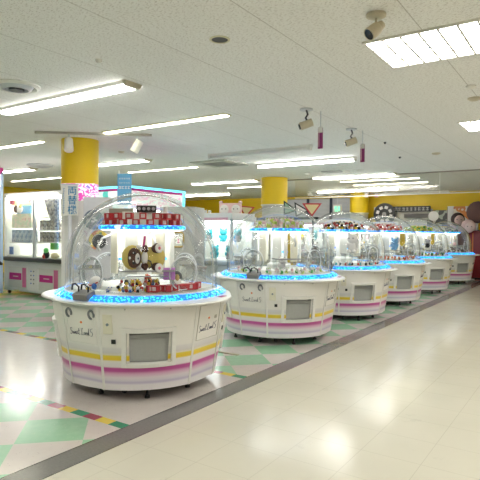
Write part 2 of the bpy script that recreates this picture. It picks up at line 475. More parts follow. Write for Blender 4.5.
def disc_vent(x, y, r, label):
    t = empty('air_vent', (x, y, H)); tag(t, label, 'vent')
    MB().lathe([(r, 0), (r, -.012), (r * .86, -.03), (r * .74, -.02), (r * .74, 0)], 40).build('outer_ring', TRIMW, t)
    MB().lathe([(r * .7, -.012), (r * .62, -.04), (r * .5, -.05), (r * .46, -.012)], 40).build('middle_ring', PALEGREY, t)
    MB().lathe([(r * .72, -.003), (0.001, -.003)], 40).build('throat', GREY, t)
    b = MB().cyl((0, 0, -.03), r * .34, r * .3, .05, 8); b.build('hub', DGREY, t)
disc_vent(-5.06, 3.24, .24, 'round white ceiling air vent at the left edge')
t = empty('recessed_downlight', (-2.47, 3.34, H)); tag(t, 'round dark recessed hole light in the ceiling', 'downlight')
MB().lathe([(.082, -.001), (.082, -.006), (.066, -.008), (.066, -.001)], 32).build('rim', mat('old_cream', (.66, .62, .42), .5), t)
MB().lathe([(.067, -.003), (.001, -.003)], 32).build('opening', mat('dark_brown_hole', (.05, .04, .032), .5), t)
def small_sensor(x, y, label, r=.05, m=BEIGE):
    o = MB().lathe([(r, 0), (r, -.012), (r * .6, -.03), (.001, -.034)], 20).build('ceiling_sensor', m)
    o.location = (x, y, H); tag(o, label, 'sensor'); return o
small_sensor(-3.67, 3.15, 'small white round sensor on the ceiling left of centre', .03, TRIMW)
small_sensor(-2.47, 10.26, 'small beige ceiling sensor on the right, far', .08)
small_sensor(-1.12, 6.33, 'beige ceiling sensor close to the right edge', .07)
small_sensor(-1.06, 5.8, 'flat round ceiling plate just before the sensor at the right edge', .05, TRIMW)
small_sensor(-7.5, 7.0, 'small dark ceiling spot right of the near column', .06)
small_sensor(-2.9, 8.6, 'tiny dark ceiling fitting right of the cameras', .02, DGREY)
small_sensor(-3.2, 10.4, 'tiny dark ceiling fitting far right of the cameras', .025, DGREY)
t = empty('air_conditioner_grille', (-6.85, 9.3, H)); tag(t, 'flat square grey ceiling air conditioner panel left of the middle column', 'air conditioner')
MB().box((0, 0, -.015), (.95, .95, .03)).build('panel', mat('ac_grey', (.50, .50, .44), .6), t, False)
b = MB()
for i in range(8): b.box((0, -.28 + i * .08, -.033), (.6, .012, .008))
b.build('slats', GREY, t, False)
t = empty('round_diffuser', (-10.69, 7.45, H)); tag(t, 'grey round ceiling diffuser left of the near column', 'vent')
MB().lathe([(.3, 0), (.3, -.02), (.2, -.05), (.12, -.02), (.001, -.03)], 30).build('rings', PALEGREY, t)
t = empty('cassette_vent', (-5.35, 12.0, H)); tag(t, 'dark ceiling vent with four round nozzles, far behind the cameras', 'vent')
MB().box((0, 0, -.012), (.5, .3, .024)).build('grille', GREY, t, False)
for i in range(4): MB().cyl((-.7 + i * .35 + (.35 if i > 1 else 0), 0, -.03), .07, .1, .05, 16).build('nozzle', TRIMW, t)

# spotlight near top right
def spot(x, y, aim, label, s=1, m=BEIGE, body='can'):
    t = empty('ceiling_spotlight', (x, y, H)); tag(t, label, 'spotlight' if body == 'can' else 'camera')
    MB().lathe([(.001, 0), (.085 * s, -.002), (.085 * s, -.018), (.06 * s, -.026), (.001, -.03)], 28).build('ceiling_plate', m, t)
    MB().tube([(0, 0, -.02), (0, 0, -.07 * s), (.02 * s, 0, -.10 * s)], .011 * s, 8).build('neck', m, t)
    q = Vector(aim).normalized().to_track_quat('Z', 'Y').to_matrix().to_4x4(); q.translation = Vector((.02 * s, 0, -.12 * s))
    b = MB().lathe([(.001, -.05 * s), (.036 * s, -.048 * s), (.042 * s, -.01 * s), (.042 * s, .0), (.05 * s, .005), (.056 * s, .02 * s), (.058 * s, .12 * s), (.05 * s, .125 * s)], 24)
    b.build('housing', m, t, True, q)
    MB().lathe([(.05 * s, .118 * s), (.001, .112 * s)], 24).build('lens', mat('dark_lens', (.02, .03, .035), .15), t, True, q)
    return t
spot(-1.27, 3.55, (-.55, -.75, -.75), 'big beige ceiling spotlight beside the near louvred panel', .80)
def cam_unit(x, y, lb1, lb2):
    t = empty('security_camera', (x, y, H)); tag(t, lb1, 'camera', 'ceiling cameras with tags')
    MB().cyl((0, 0, -.008), .08, .08, .016, 20).build('ceiling_plate', PALEGREY, t)
    MB().tube([(0, 0, -.01), (.02, 0, -.07), (-.01, 0, -.11), (.02, 0, -.15)], .012, 8).build('bracket', DGREY, t)
    q = Vector((-.8, -.5, -.35)).normalized().to_track_quat('Z', 'Y').to_matrix().to_4x4(); q.translation = Vector((.0, 0, -.19))
    MB().cyl((0, 0, 0), .048, .05, .16, 16).build('body', BEIGE, t, True, q)
    MB().cyl((0, 0, .085), .034, .034, .02, 16).build('lens', BLACK, t, True, q)
    g = empty('hanging_tag', (x + .10, y + .20, H)); tag(g, lb2, 'tag', 'purple hanging tags')
    MB().box((0, 0, -.11), (.006, .006, .22)).build('wire', PALEGREY, g, False)
    MB().box((0, 0, -.34), (.065, .01, .26), mat('plum_print', (.26, .02, .14), .5)).box((0, 0, -.235), (.06, .012, .07), FLUFF).box((-.018, 0, -.35), (.008, .014, .20), PINKFL).build('card', None, g, False)
cam_unit(-2.95, 5.8, 'beige ceiling camera, nearer of two, in the middle of the ceiling', 'purple tag hanging by the nearer ceiling camera')
cam_unit(-2.95, 7.25, 'beige ceiling camera, farther of two, right of the other', 'purple tag hanging by the farther ceiling camera')
# light track with two spots by the near column
t = empty('light_track', (-6.43, 5.43, H)); tag(t, 'thin ceiling light track holding two white spotlights by the near column', 'light track')
A = math.atan2(1.13, 1.38)
MB().box((0, 0, -.02), (1.78, .03, .035)).build('rail', mat('track_grey', (.45, .42, .36), .5), t, False, Matrix.Rotation(A, 4, 'Z'))
for k, (lx, lb) in enumerate([(-.38, 'white cylinder spotlight in front of the near yellow column'), (.66, 'white cylinder spotlight right of the near yellow column')]):
    sx = -6.43 + lx * math.cos(A); sy = 5.43 + lx * math.sin(A)
    g = empty('track_spotlight', (sx, sy, H - .04)); tag(g, lb, 'spotlight', 'white spotlights on the track')
    MB().cyl((0, 0, -.05), .012, .012, .1, 8).build('stem', PALEGREY, g)
    q = Vector((.35 if k == 0 else -.4, -.25, -.85)).normalized().to_track_quat('Z', 'Y').to_matrix().to_4x4(); q.translation = Vector((0, 0, -.16))
    MB().cyl((0, 0, 0), .062, .07, .2, 20).build('can', mat('white_enamel', (.80, .78, .70), .35), g, True, q)
    MB().cyl((0, 0, .101), .055, .055, .006, 20).build('lens', CREAM, g, True, q)

# ------------------------------------------------------------------ the dome machines
TOP_Z = .86
def bodyR(z): return .735 + (.855 - .735) * (z - .10) / (TOP_Z - .10)
def azr(deg, z):
    d = (deg + 45) % 90 - 45              # angle from the nearest logo panel centre
    r = bodyR(z)
    if abs(d) < 15: r *= math.cos(R_(15)) / math.cos(R_(d)) * 1.0
    return r
def surf(deg, z, off=0.0):
    a = R_(deg); r = azr(deg, z)
    sl = (.855 - .735) / .76
    n = Vector((math.cos(a), math.sin(a), -sl)).normalized()
    up = Vector((sl * math.cos(a), sl * math.sin(a), 1)).normalized()
    x = Vector((-math.sin(a), math.cos(a), 0))
    p = Vector((r * math.cos(a), r * math.sin(a), z)) + n * off
    return Matrix(((x[0], up[0], n[0], p[0]), (x[1], up[1], n[1], p[1]), (x[2], up[2], n[2], p[2]), (0, 0, 0, 1)))

SCRIPT_STROKES = [
 [(0.95,1.65),(0.6,1.95),(.2,1.75),(.25,1.35),(.7,1.05),(.85,.6),(.5,.2),(0,.35)],
 [(1.1,1.0),(1.25,.35),(1.45,.4),(1.6,.9),(1.75,.35),(1.95,.4),(2.1,1.0)],
 [(2.2,.65),(2.6,.8),(2.55,1.05),(2.3,.9),(2.3,.4),(2.65,.3),(2.85,.6),(3.2,.8),(3.15,1.05),(2.9,.9),(2.9,.4),(3.2,.3),(3.55,.55)],
 [(3.9,1.9),(3.75,.5),(4.0,.25),(4.3,.4)], [(3.45,1.25),(4.3,1.35)],
 [(5.6,1.75),(5.35,2.0),(5.2,1.5),(5.1,.6),(4.7,.3),(4.95,.2),(5.5,.35),(5.8,.25)],
 [(6.5,.95),(6.1,.95),(6.0,.4),(6.3,.35),(6.55,.95),(6.6,.4)],
 [(6.8,.95),(6.85,.35),(7.1,.95),(7.3,.9),(7.3,.35)],
 [(7.95,.9),(7.6,.9),(7.55,.35),(7.9,.4),(8.15,2.0),(8.05,.35),(8.3,.3)],
 [(9.9,2.1),(9.1,1.9),(8.95,1.2),(9.5,1.2),(9.75,.7),(9.4,.2),(8.8,.15)]]

def make_machine():
    root = empty('dome_prize_machine', (0, 0, 0))
    # banded cabinet body with real openings for the prize windows
    b = MB(); NA = 120; zs = [.10 + i * .038 for i in range(21)]
    def isw(i, j):
        a = (i + .5) * 3; d = (a % 90) - 45
        return abs(d) < 12 and 6 <= j <= 13
    b.grid([[(azr(i * 3, z) * math.cos(R_(i * 3)), azr(i * 3, z) * math.sin(R_(i * 3)), z) for i in range(NA)] for z in zs], NA, len(zs), True, None, isw)
    b.lathe([(.72, .10), (.001, .10)], 60)
    b.build('cabinet_body', M_PANEL, root)
    MB().lathe([(.50, .05), (.56, .12)], 60).build('plinth', DGREY, root)
    # tray rim, a little deeper over the side panels
    prof = [(.846, .83), (.880, .842), (.885, .851), (.878, .862), (.80, .872), (.72, .90)]
    def ext(a, r):
        d = min(abs((a - q + 180) % 360 - 180) for q in (-12, 90, 203))
        e = max(0, 1 - (d / 36) ** 2)
        return r + (.10 * e * (1 if r > .85 else .7) if r > .84 else 0)
    pts = [[(ext(i * 3, r) * math.cos(R_(i * 3)), ext(i * 3, r) * math.sin(R_(i * 3)), z) for i in range(NA)] for r, z in prof]
    rb = MB(); rb.grid(pts, NA, len(prof), True); rb.build('tray_rim', WHITE, root)
    # wavy LED ring
    pts = []
    for r, z in [(.815, .866), (.828, .882), (.80, .902), (.775, .918), (.752, .916)]:
        pts.append([((r + .007 * math.sin(i * 1.57)) * math.cos(R_(i * 2)), (r + .007 * math.sin(i * 1.57)) * math.sin(R_(i * 2)), z) for i in range(180)])
    lb = MB(); lb.grid(pts, 180, 5, True); lb.build('light_ring', M_LED, root)
    # playfield and raised turntable
    MB().lathe([(.755, .895), (.74, .915), (.46, .92), (.45, .955), (.43, .96), (.001, .96)], 72).build('playfield', LWHITE, root)
    # dome in acrylic: short straight skirt and a flattened hemisphere
    prof = [(.735, .91), (.735, 1.16)] + [(.735 * math.cos(R_(k)), 1.16 + .69 * math.sin(R_(k))) for k in range(6, 91, 6)]
    prof[-1] = (.002, 1.85)
    dm = MB().lathe(prof, 64).build('dome', DOMEM, root)
    for k, az in enumerate((26,)):
        pts = [(.741 * math.cos(R_(az)), .741 * math.sin(R_(az)), .92)]
        for e in range(0, 181, 6):
            rr = .741 * math.cos(R_(e)); pts.append((rr * math.cos(R_(az)), rr * math.sin(R_(az)), 1.16 + .696 * math.sin(R_(e))))
        pts.append((-.741 * math.cos(R_(az)), -.741 * math.sin(R_(az)), .92))
        MB().tube(pts, .0105, 8).build('dome_seam', mat('dome_seam_grey', (.62, .60, .54), .25) if k else EDGE, dm)
        MB().tube([(p[0] * .955, p[1] * .955, .02 + p[2] * .975) for p in pts], .006, 6).build('dome_seam', mat('dome_seam_grey', (.62, .60, .54), .25), dm)
    MB().lathe([(.738, .925), (.748, .93), (.748, .945), (.735, .95)], 72).build('dome_collar', EDGE, dm)
    # centre tower
    MB().lathe([(.17, .96), (.17, 1.02), (.12, 1.05), (.12, 1.44), (.16, 1.47)], 32).build('centre_tower', LWHITE, root)
    for k in range(4):
        a = 45 + 90 * k
        for s in (-1, 1):
            q = Matrix.Rotation(R_(a + s * 24), 4, 'Z')
            MB().box((.30, 0, 1.265), (.02, .125, .40), None, q, .004).build('tower_panel', CREAM if s > 0 else LWHITE, root, False)
        q = Matrix.Rotation(R_(a), 4, 'Z')
        MB().box((.28, 0, 1.30), (.02, .05, .31), None, q).build('tower_post', WHITE, root, False)
        MB().box((.22, 0, 1.20), (.03, .10, .022), None, q).build('indicator_light', M_LEDT, root, False)
        MB().tube([(.30, 0, 1.44), (.40, 0, 1.40), (.44, 0, 1.32), (.42, 0, 1.28)], .012, 6, mx=Matrix.Rotation(R_(a + 12), 4, 'Z')).build('scoop_arm', STEEL, root)
        # clear prize shelf in front of each player
        s1 = MB()
        s1.box((.50, 0, 1.118), (.20, .46, .010)); s1.box((.595, 0, 1.055), (.008, .46, .12)); s1.box((.405, 0, 1.055), (.008, .46, .12))
        s1.box((.5, -.23, 1.045), (.19, .008, .14)); s1.box((.5, .23, 1.045), (.19, .008, .14))
        s1.build('prize_shelf', ACRYL, root, False, q)
        MB().box((.603, 0, 1.118), (.012, .48, .014), None, q).box((.5, -.235, 1.118), (.2, .012, .014), None, q).box((.5, .235, 1.118), (.2, .012, .014), None, q).box((.603, 0, 1.07), (.01, .36, .010), None, q).build('shelf_edge', mat('smoky_edge', (.36, .36, .35), .2), root, False)
        # round clear prize port by each logo panel
        q2 = Matrix.Rotation(R_(90 * k - 10), 4, 'Z') @ Matrix.Translation((.58, 0, 1.085))
        ring = [(0, .150 * math.cos(x), .132 * math.sin(x)) for x in [2 * PI * i / 32 for i in range(32)]]
        MB().tube(ring, .014, 8, closed=True).build('prize_port', EDGE, root, True, q2)
        MB().tube([(.01, p[1] * 1.16, p[2] * 1.16) for p in ring], .006, 6, closed=True).build('prize_port_rim', mat('milky_edge', (.7, .72, .74), .2), root, True, q2)
    # lit top tray
    MB().lathe([(.02, 1.475), (.36, 1.475), (.405, 1.485)], 56).build('top_tray_lamp', mat('tray_lamp', (.9, .9, .9), .4, 0, (1, 1, .97), 2.6), root)
    MB().lathe([(.405, 1.485), (.425, 1.495), (.425, 1.52), (.405, 1.53)], 56).build('top_tray_light', M_LEDT, root)
    MB().lathe([(.405, 1.53), (.40, 1.522), (.001, 1.522)], 56).build('top_tray', LWHITE, root)
    # parts on the outside
    for k in range(4):
        A = 90 * k
        for s in (-1, 1):
            p = MB()
            rows = []
            for z in (.10, .48, TOP_Z - .02):
                mm = surf(A + s * 15, z, 0)
                rows.append([mm @ Vector((-.011, 0, 0)), mm @ Vector((-.011, 0, .005)), mm @ Vector((.011, 0, .005)), mm @ Vector((.011, 0, 0))])
            p.grid(rows, 4, 3, False); p.build('seam_strip', WHITE, root)
        # service door with raised edge
        mm = surf(A, .66, .0)
        d = MB()
        for dx, dy, sx, sy in ((0, .15, .345, .006), (0, -.17, .33, .006), (-.17, -.01, .006, .32), (.17, -.01, .006, .32)):
            d.box((dx, dy, .002), (sx, sy, .008 if k == 0 else .005))
        d.build('service_door_edge', mat('door_edge', (.58, .56, .52), .4) if k == 0 else WHITE, root, False, mm)
        # speaker loops
        for s in (-1, 1):
            arc = [(s * .135 + .030 * math.cos(x), .098 + .036 * math.sin(x), .004) for x in [R_(-30 + i * 300 / 22) for i in range(23)]]
            if k == 0: continue
            MB().tube(arc, .0105, 6).build('speaker_ring', mat('speaker_grey', (.20, .21, .22), .5), root, True, mm)
        lm = mm @ Matrix.Translation((-.005, -.105, .004)) @ Matrix.Scale(.028, 4) @ Matrix.Translation((-5, 0, 0))
        t_ = MB()
        for st in SCRIPT_STROKES: t_.tube([(x, y * 1.25 + .02 * x, 0) for x, y in st], .065, 5)
        t_.build('script_lettering', SCRIPT, root, True, lm)
        MB().ball((0, .02, .002), (.013, .011, .004)).build('orange_badge', ORANGE, root, True, mm)
        MB().box((.11, .02, .003), (.035, .03, .004)).build('notice_sticker', mat('sticker', (.45, .42, .36), .5), root, False, mm) if k == 0 else None
        # player side: 45 degrees on
        P = A + 45
        fm = surf(P, .48, 0.0)
        f = MB()
        W, Hh = .222, .172
        for i in range(13):
            x = -W + .015 + (2 * W - .03) * i / 12; rot = Matrix.Translation((x, 0, -x * x / 1.6)) @ Matrix.Rotation(x / .8, 4, 'Y')
            for sy in (-1, 1): f.box((0, sy * (Hh - .018), .006), (.0356, .036, .04), None, rot)
            if i in (0, 12): f.box((0, 0, .006), (.036, 2 * Hh - .071, .04), None, rot)
        fo = f.build('prize_window_frame', WHITE, root, False, fm)
        c = MB()
        c.box((0, 0, -.16), (.39, .29, .01)); c.box((-.193, 0, -.09), (.01, .29, .14)); c.box((.193, 0, -.09), (.01, .29, .14)); c.box((0, -.142, -.09), (.39, .01, .14)); c.box((0, .142, -.09), (.39, .01, .14))
        c.build('prize_bin', mat('bin_grey', (.30, .31, .30), .5), root, False, fm)
        MB().box((0, -.02, -.045), (.37, .25, .008), None, None, .003).build('prize_flap', mat('flap_grey', (.40, .41, .40), .25), fo, False, fm)
        MB().box((.0, .07, -.03), (.30, .01, .008)).build('flap_hinge', GREY, fo, False, fm)
        # coin panel, button, screws
        cm = surf(P - 24.5, .685, 0)
        cp = MB().box((0, 0, .004), (.085, .17, .010), None, None, .003).build('coin_panel', CREAM, root, False, cm)
        MB().cyl((.0, .0, .012), .012, .012, .01, 12).build('key_lock', mat('lock_steel', (.25, .28, .33), .35, .7), cp, True, cm)
        MB().box((0, 0, .003), (.036, .036, .012)).build('coin_return', BLACK, root, False, surf(P - 21.5, .535, 0))
        for dz in (-14, 12): MB().ball((0, 0, .002), .006, seg=8).build('screw', GREY, root, True, surf(P + dz, .815, 0))
    for k in (0, 1):       # service labels on the two deeper ledges
        q = Matrix.Rotation(R_(180 * k + 8), 4, 'Z')
        MB().box((.868, 0, .868), (.045, .12, .006), None, q).build('ledge_label', mat('plum', (.36, .02, .12), .4), root, False)
    for k in range(8):
        a = R_(45 * k); r = .63 if k % 2 else .56
        f = MB().cyl((0, 0, .012), .026, .022, .024, 16).cyl((0, 0, .06), .012, .012, .08, 10)
        f.build('levelling_foot', BLACK, root, True, Matrix.Translation((r * math.cos(a), r * math.sin(a), 0)))
    for k in range(4):
        a = R_(90 * k + 22); r = .48
        MB().cyl((0, 0, .03), .03, .03, .022, 16, axis='X').box((0, 0, .07), (.05, .05, .05)).build('caster', DGREY, root, True, Matrix.Translation((r * math.cos(a), r * math.sin(a), 0)))
    # card reader box with cables, over the front logo panel
    q = Matrix.Rotation(R_(-88), 4, 'Z')
    cb = MB().box((.795, 0, .915), (.11, .17, .06), None, q @ Matrix.Translation((.795, 0, .915)) @ Matrix.Rotation(R_(20), 4, 'Y') @ Matrix.Translation((-.795, 0, -.915)), .006)
    cbo = cb.build('control_box', mat('box_grey', (.20, .195, .19), .4), root, True)
    for s in (-1, 1):
        MB().tube([(.80, s * .055, .93), (.80, s * .055, .985), (.79, s * .055 - .05, 1.01), (.775, s * .055 - .10, 1.0), (.76, s * .055 - .12, .95)], .008, 6).build('cable', BLACK, cbo, True, q)
    return root

MX = -3.71
MY = [3.75, 6.48, 8.78, 11.05, 13.65, 16.7]
YAW = R_(4)
ORD = ['nearest dome prize machine, white with yellow and pink bands, large in front',
       'second dome prize machine, white with banded base, in front of the middle yellow column',
       'third dome prize machine in the row, big white plush inside its dome',
       'fourth dome prize machine in the row, pink and orange prizes on its top tray',
       'fifth dome prize machine in the row, green and yellow prizes on its top tray',
       'farthest dome prize machine, last of the row, in front of the picture boards']
proto = make_machine()
for i, y in enumerate(MY):
    o = proto if i == 0 else copy_tree(proto)
    o.location = (MX, y, 0); o.rotation_euler = (0, 0, YAW)
    tag(o, ORD[i], 'arcade machine', 'dome prize machines in a row')
WHICH = ['the nearest dome machine', 'the second dome machine', 'the third dome machine', 'the fourth dome machine', 'the fifth dome machine', 'the farthest dome machine']

def place(o, i, r, deg, z, rz=0):
    """put o inside machine i at radius r, bearing deg (world), height z"""
    o.location = (MX + r * math.cos(R_(deg)), MY[i] + r * math.sin(R_(deg)), z); o.rotation_euler = (0, 0, R_(rz)); return o

# ---- prizes
def red_box_proto():
    t = empty('prize_box', (0, 0, 0))
    MB().box((0, 0, .03), (.066, .050, .060), None, None, .002).build('carton', RED, t, False)
    MB().box((0, -.0255, .032), (.036, .003, .034)).build('window_panel', mat('box_print', (.66, .52, .48), .5), t, False)
    return t
RB = red_box_proto(); first = [True]
def redbox(i, r, deg, z, rz, label, group):
    o = RB if first[0] else copy_tree(RB); first[0] = False
    place(o, i, r, deg, z, rz); tag(o, label, 'prize box', group)
z0 = 1.523
for k in range(10):
    redbox(0, .36, -137 + k * 20.5, z0, -137 + k * 20.5 + 90, 'small red prize box in the lower row on the lit top tray', 'lower row of red boxes on the nearest top tray')
    if k < 9: redbox(0, .35, -127 + k * 20.5, z0 + .06, -127 + k * 20.5 + 88, 'small red prize box in the upper row on the lit top tray', 'upper row of red boxes on the nearest top tray')
redbox(0, .30, -5, z0 + .06, 60, 'red prize box standing highest at the right end of the top tray', 'end box')
rr = random.Random(3)
for k in range(15):
    redbox(0, .575 + rr.uniform(-.045, .03), -38 + k * 4.1 + rr.uniform(-1, 1), .925, rr.uniform(0, 180), 'small red prize box lying on the playfield at the right of the nearest dome', 'red boxes on the nearest playfield')

def critter(name, mbody, mhead, mear, s):
    """little toy animal with body, head, ears, eyes and paws"""
    t = empty(name, (0, 0, 0))
    MB().ball((0, 0, .34 * s), (.30 * s, .26 * s, .34 * s)).build('body', mbody, t)
    h = MB().ball((0, -.04 * s, .82 * s), (.33 * s, .29 * s, .28 * s)).build('head', mhead, t)
    for q in (-1, 1):
        MB().ball((q * .24 * s, 0, 1.08 * s), (.10 * s, .06 * s, .12 * s), seg=10).build('ear', mear, h)
        MB().ball((q * .12 * s, -.31 * s, .86 * s), .035 * s, seg=8).build('eye', BLACK, h)
        MB().ball((q * .30 * s, -.10 * s, .46 * s), (.09 * s, .09 * s, .17 * s), seg=10).build('arm', mhead, t)
        MB().ball((q * .17 * s, -.24 * s, .12 * s), (.12 * s, .16 * s, .10 * s), seg=10).build('foot', mear, t)
    return t
PAL = {'yellow': YELLOW, 'red': mat('red_toy', (.55, .05, .04), .5), 'white': FLUFF, 'black': BLACKFL, 'blue': BLUE, 'orange': ORANGE, 'green': GREEN, 'pink': PINKFL,
       'brown': BROWN, 'lime': LIME, 'light blue': BLUEFL, 'grey': GREYFL, 'teal': TEAL, 'mustard': MUSTARD}
_cp = {}
def toy(i, r, deg, z, c1, c2, s, label, group=None, rz=None, tilt=(0, 0), name='small_toy', cat='toy'):
    key = (c1, c2, s)
    if key not in _cp: o = critter(name, PAL[c1], PAL[c2], PAL[c1], s); _cp[key] = o
    else: o = copy_tree(_cp[key]); o.name = name
    place(o, i, r, deg, z, deg + 90 if rz is None else rz)
    o.rotation_euler = (R_(tilt[0]), R_(tilt[1]), o.rotation_euler[2])
    tag(o, label, cat, group); return o

# pile of small figures under the nearest shelf
cols = [('yellow', 'black'), ('blue', 'grey'), ('red', 'yellow'), ('black', 'yellow'), ('orange', 'yellow'), ('white', 'red')]
g = rnd
for k in range(22):
    c1, c2 = cols[k % 6]
    a = -68 + (k % 11) * 4.2; lay = k // 11
    toy(0, .50 + .03 * (k % 3) - lay * .05, a, .925 + lay * .05, c1, c2, .055, 'tiny %s and %s toy in the pile under the nearest clear shelf' % (c1, c2), 'pile of tiny toys, %s and %s' % (c1, c2), rz=g.uniform(0, 360), tilt=(g.uniform(-50, 50), 0))
toy(0, .60, -96, .925, 'black', 'yellow', .06, 'tiny black and yellow toy lying by the front round port', None, 20, (60, 0))
toy(0, .55, -80, .925, 'blue', 'white', .06, 'tiny blue and white toy between the round port and the toy pile', None, 80, (50, 0))
toy(0, .42, -32, .965, 'orange', 'red', .11, 'orange toy behind the violet card', None, -60, (30, 0))
toy(0, .62, -55, .93, 'blue', 'white', .05, 'tiny blue and white figure standing before the pile', None)
toy(0, .62, -49, .93, 'black', 'white', .05, 'tiny black figure standing left of the red boxes', None)

# hooded plush lying on the clear shelf of the nearest machine
def lying_plush():
    t = empty('hooded_plush', (0, 0, 0))
    # local x = along the body (head at -x), y = depth (front is -y), z = up
    MB().ball((.085, 0, 0), (.125, .085, .095)).ball((.13, 0, .0), (.10, .09, .10)).build('body', MUSTARD, t)
    hd = MB().ball((-.115, 0, .0), (.108, .095, .108)).build('hood', MUSTARD, t)
    MB().ball((-.094, -.056, -.002), (.076, .056, .088)).build('face', BROWN, hd)
    MB().ball((-.062, -.086, -.004), (.032, .028, .048)).build('muzzle', FLUFF, hd)
    MB().ball((-.125, -.092, .0), (.020, .016, .018)).build('forehead_patch', FLUFF, hd)
    MB().ball((-.048, -.114, -.004), (.008, .006, .010)).build('nose', BLACK, hd)
    for s in (-1, 1):
        MB().ball((-.092, -.098, s * .036), (.021, .010, .021)).build('eye', BLACK, hd)
        MB().ball((-.098, -.108, s * .036 + .008), .006, seg=8).build('eye_glint', FLUFF, hd)
        MB().ball((-.045, -.02, s * .088), (.030, .028, .024)).build('ear', FLUFF, hd)
        MB().tube([(.0, -.02, s * .070), (.022, -.07, s * .085), (.03, -.095, s * .066)], .026, 10).build('arm', BROWN, t)
        lg = MB().tube([(.12, -.03, s * .065), (.145, -.075, s * .085)], .044, 12).build('leg', BROWN, t)
        MB().cyl((0, 0, 0), .042, .038, .022, 20).build('foot_sole', FLUFF, lg, True, Matrix.Translation((.165, -.105, s * .085)) @ Matrix.Rotation(R_(75), 4, 'X') @ Matrix.Rotation(R_(20), 4, 'Y'))
        MB().ball((.168, -.121, s * .085), (.014, .005, .014)).build('foot_pad', mat('pad_pink', (.75, .22, .30), .8), lg)
    MB().ball((.02, -.055, .0), (.040, .035, .058)).build('bib', FLUFF, t)
    MB().tube([(.05, -.09, -.02), (.08, -.12, -.03), (.09, -.12, -.07), (.06, -.10, -.09)], .006, 6).build('loop', DGREY, t)
    MB().box((-.01, -.02, .135), (.022, .006, .10), None, Matrix.Rotation(R_(8), 4, 'Y'), .002).build('price_tag', MAGENTA, t, False)
    return t
lp = lying_plush(); place(lp, 0, .50, -44.5, 1.235, 43); lp.scale = (.86, 1.0, 1.04)
tag(lp, 'brown plush toy in a mustard hooded suit lying on a clear shelf', 'plush toy')
# violet card, round plush in the port, headphone-like toy, black toy on the top tray
o = MB().box((0, 0, .055), (.105, .006, .11), None, None, .002).build('price_card', VIOLET, None, False)
place(o, 0, .60, -22, 1.035, 50); tag(o, 'plain violet card leaning on the clear shelf of the nearest machine', 'card')
t = empty('ball_toy', (0, 0, 0)); MB().ball((0, 0, .065), .062).build('body', FLUFF, t)
MB().tube([(-.06, -.03, .05), (0, -.064, .045), (.06, -.03, .075)], .006, 6).build('red_line', PAL['red'], t)
MB().ball((.03, -.045, .04), (.03, .02, .03), seg=10).build('blue_patch', BLUE, t)
place(t, 0, .58, -91, .935, 0); tag(t, 'round white toy with red line inside the front round port', 'toy')
t = empty('clip_gadget', (0, 0, 0))
MB().tube([(.052 * math.cos(x), 0, .11 + .052 * math.sin(x)) for x in [R_(-10 + i * 10) for i in range(21)]], .018, 10).build('hood', DGREY, t)
MB().box((0, 0, .05), (.10, .05, .10), None, None, .01).build('stand', LWHITE, t)
MB().ball((.01, -.02, .115), (.022, .014, .032)).build('bulb', mat('amber', (.50, .36, .12), .4), t)
place(t, 0, .52, -10, .93, 65); tag(t, 'white stand with a round black hood at the right inside the nearest dome', 'gadget')
def pack(name, c1, w_, h_, label, loc, rz, dots=3, cat='toy'):
    t = empty(name, loc, R_(rz))
    MB().box((0, 0, h_ / 2), (w_, .07, h_), None, None, .008).build('case', c1, t)
    for k in range(dots): MB().cyl((-w_ * .36 + k * w_ * .72 / max(1, dots - 1), -.038, h_ * .5), h_ * .24, h_ * .24, .012, 14, axis='Y').build('round_window', mat('case_window', (.55, .55, .56), .3), t)
    tag(t, label, cat); return t
pack('black_case', BLACK, .19, .065, 'long black case with round grey windows on the nearest top tray', (MX + .10, MY[0] - .05, z0 + .135), 40, 4)
o = box1('display_block', (0, 0, .07), (.42, .16, .14), LWHITE, None, .006); place(o, 0, .02, 0, z0 - .001, 42); tag(o, 'white block in the middle of the nearest top tray', 'display block')
o = box1('display_card', (0, 0, .09), (.26, .02, .17), mat('khaki_card', (.45, .42, .33), .6), None, .003); place(o, 0, .22, -150, z0, 20); tag(o, 'khaki picture card standing at the left of the nearest top tray', 'card')
t = empty('white_bottle', (0, 0, 0)); MB().lathe([(.001, 0), (.06, 0), (.075, .03), (.07, .10), (.03, .13), (.022, .15), (.022, .19), (.001, .192)], 24).build('bottle', FLUFF, t)
place(t, 0, .24, 20, z0); tag(t, 'rounded white bottle-shaped toy at the right of the nearest top tray', 'toy')

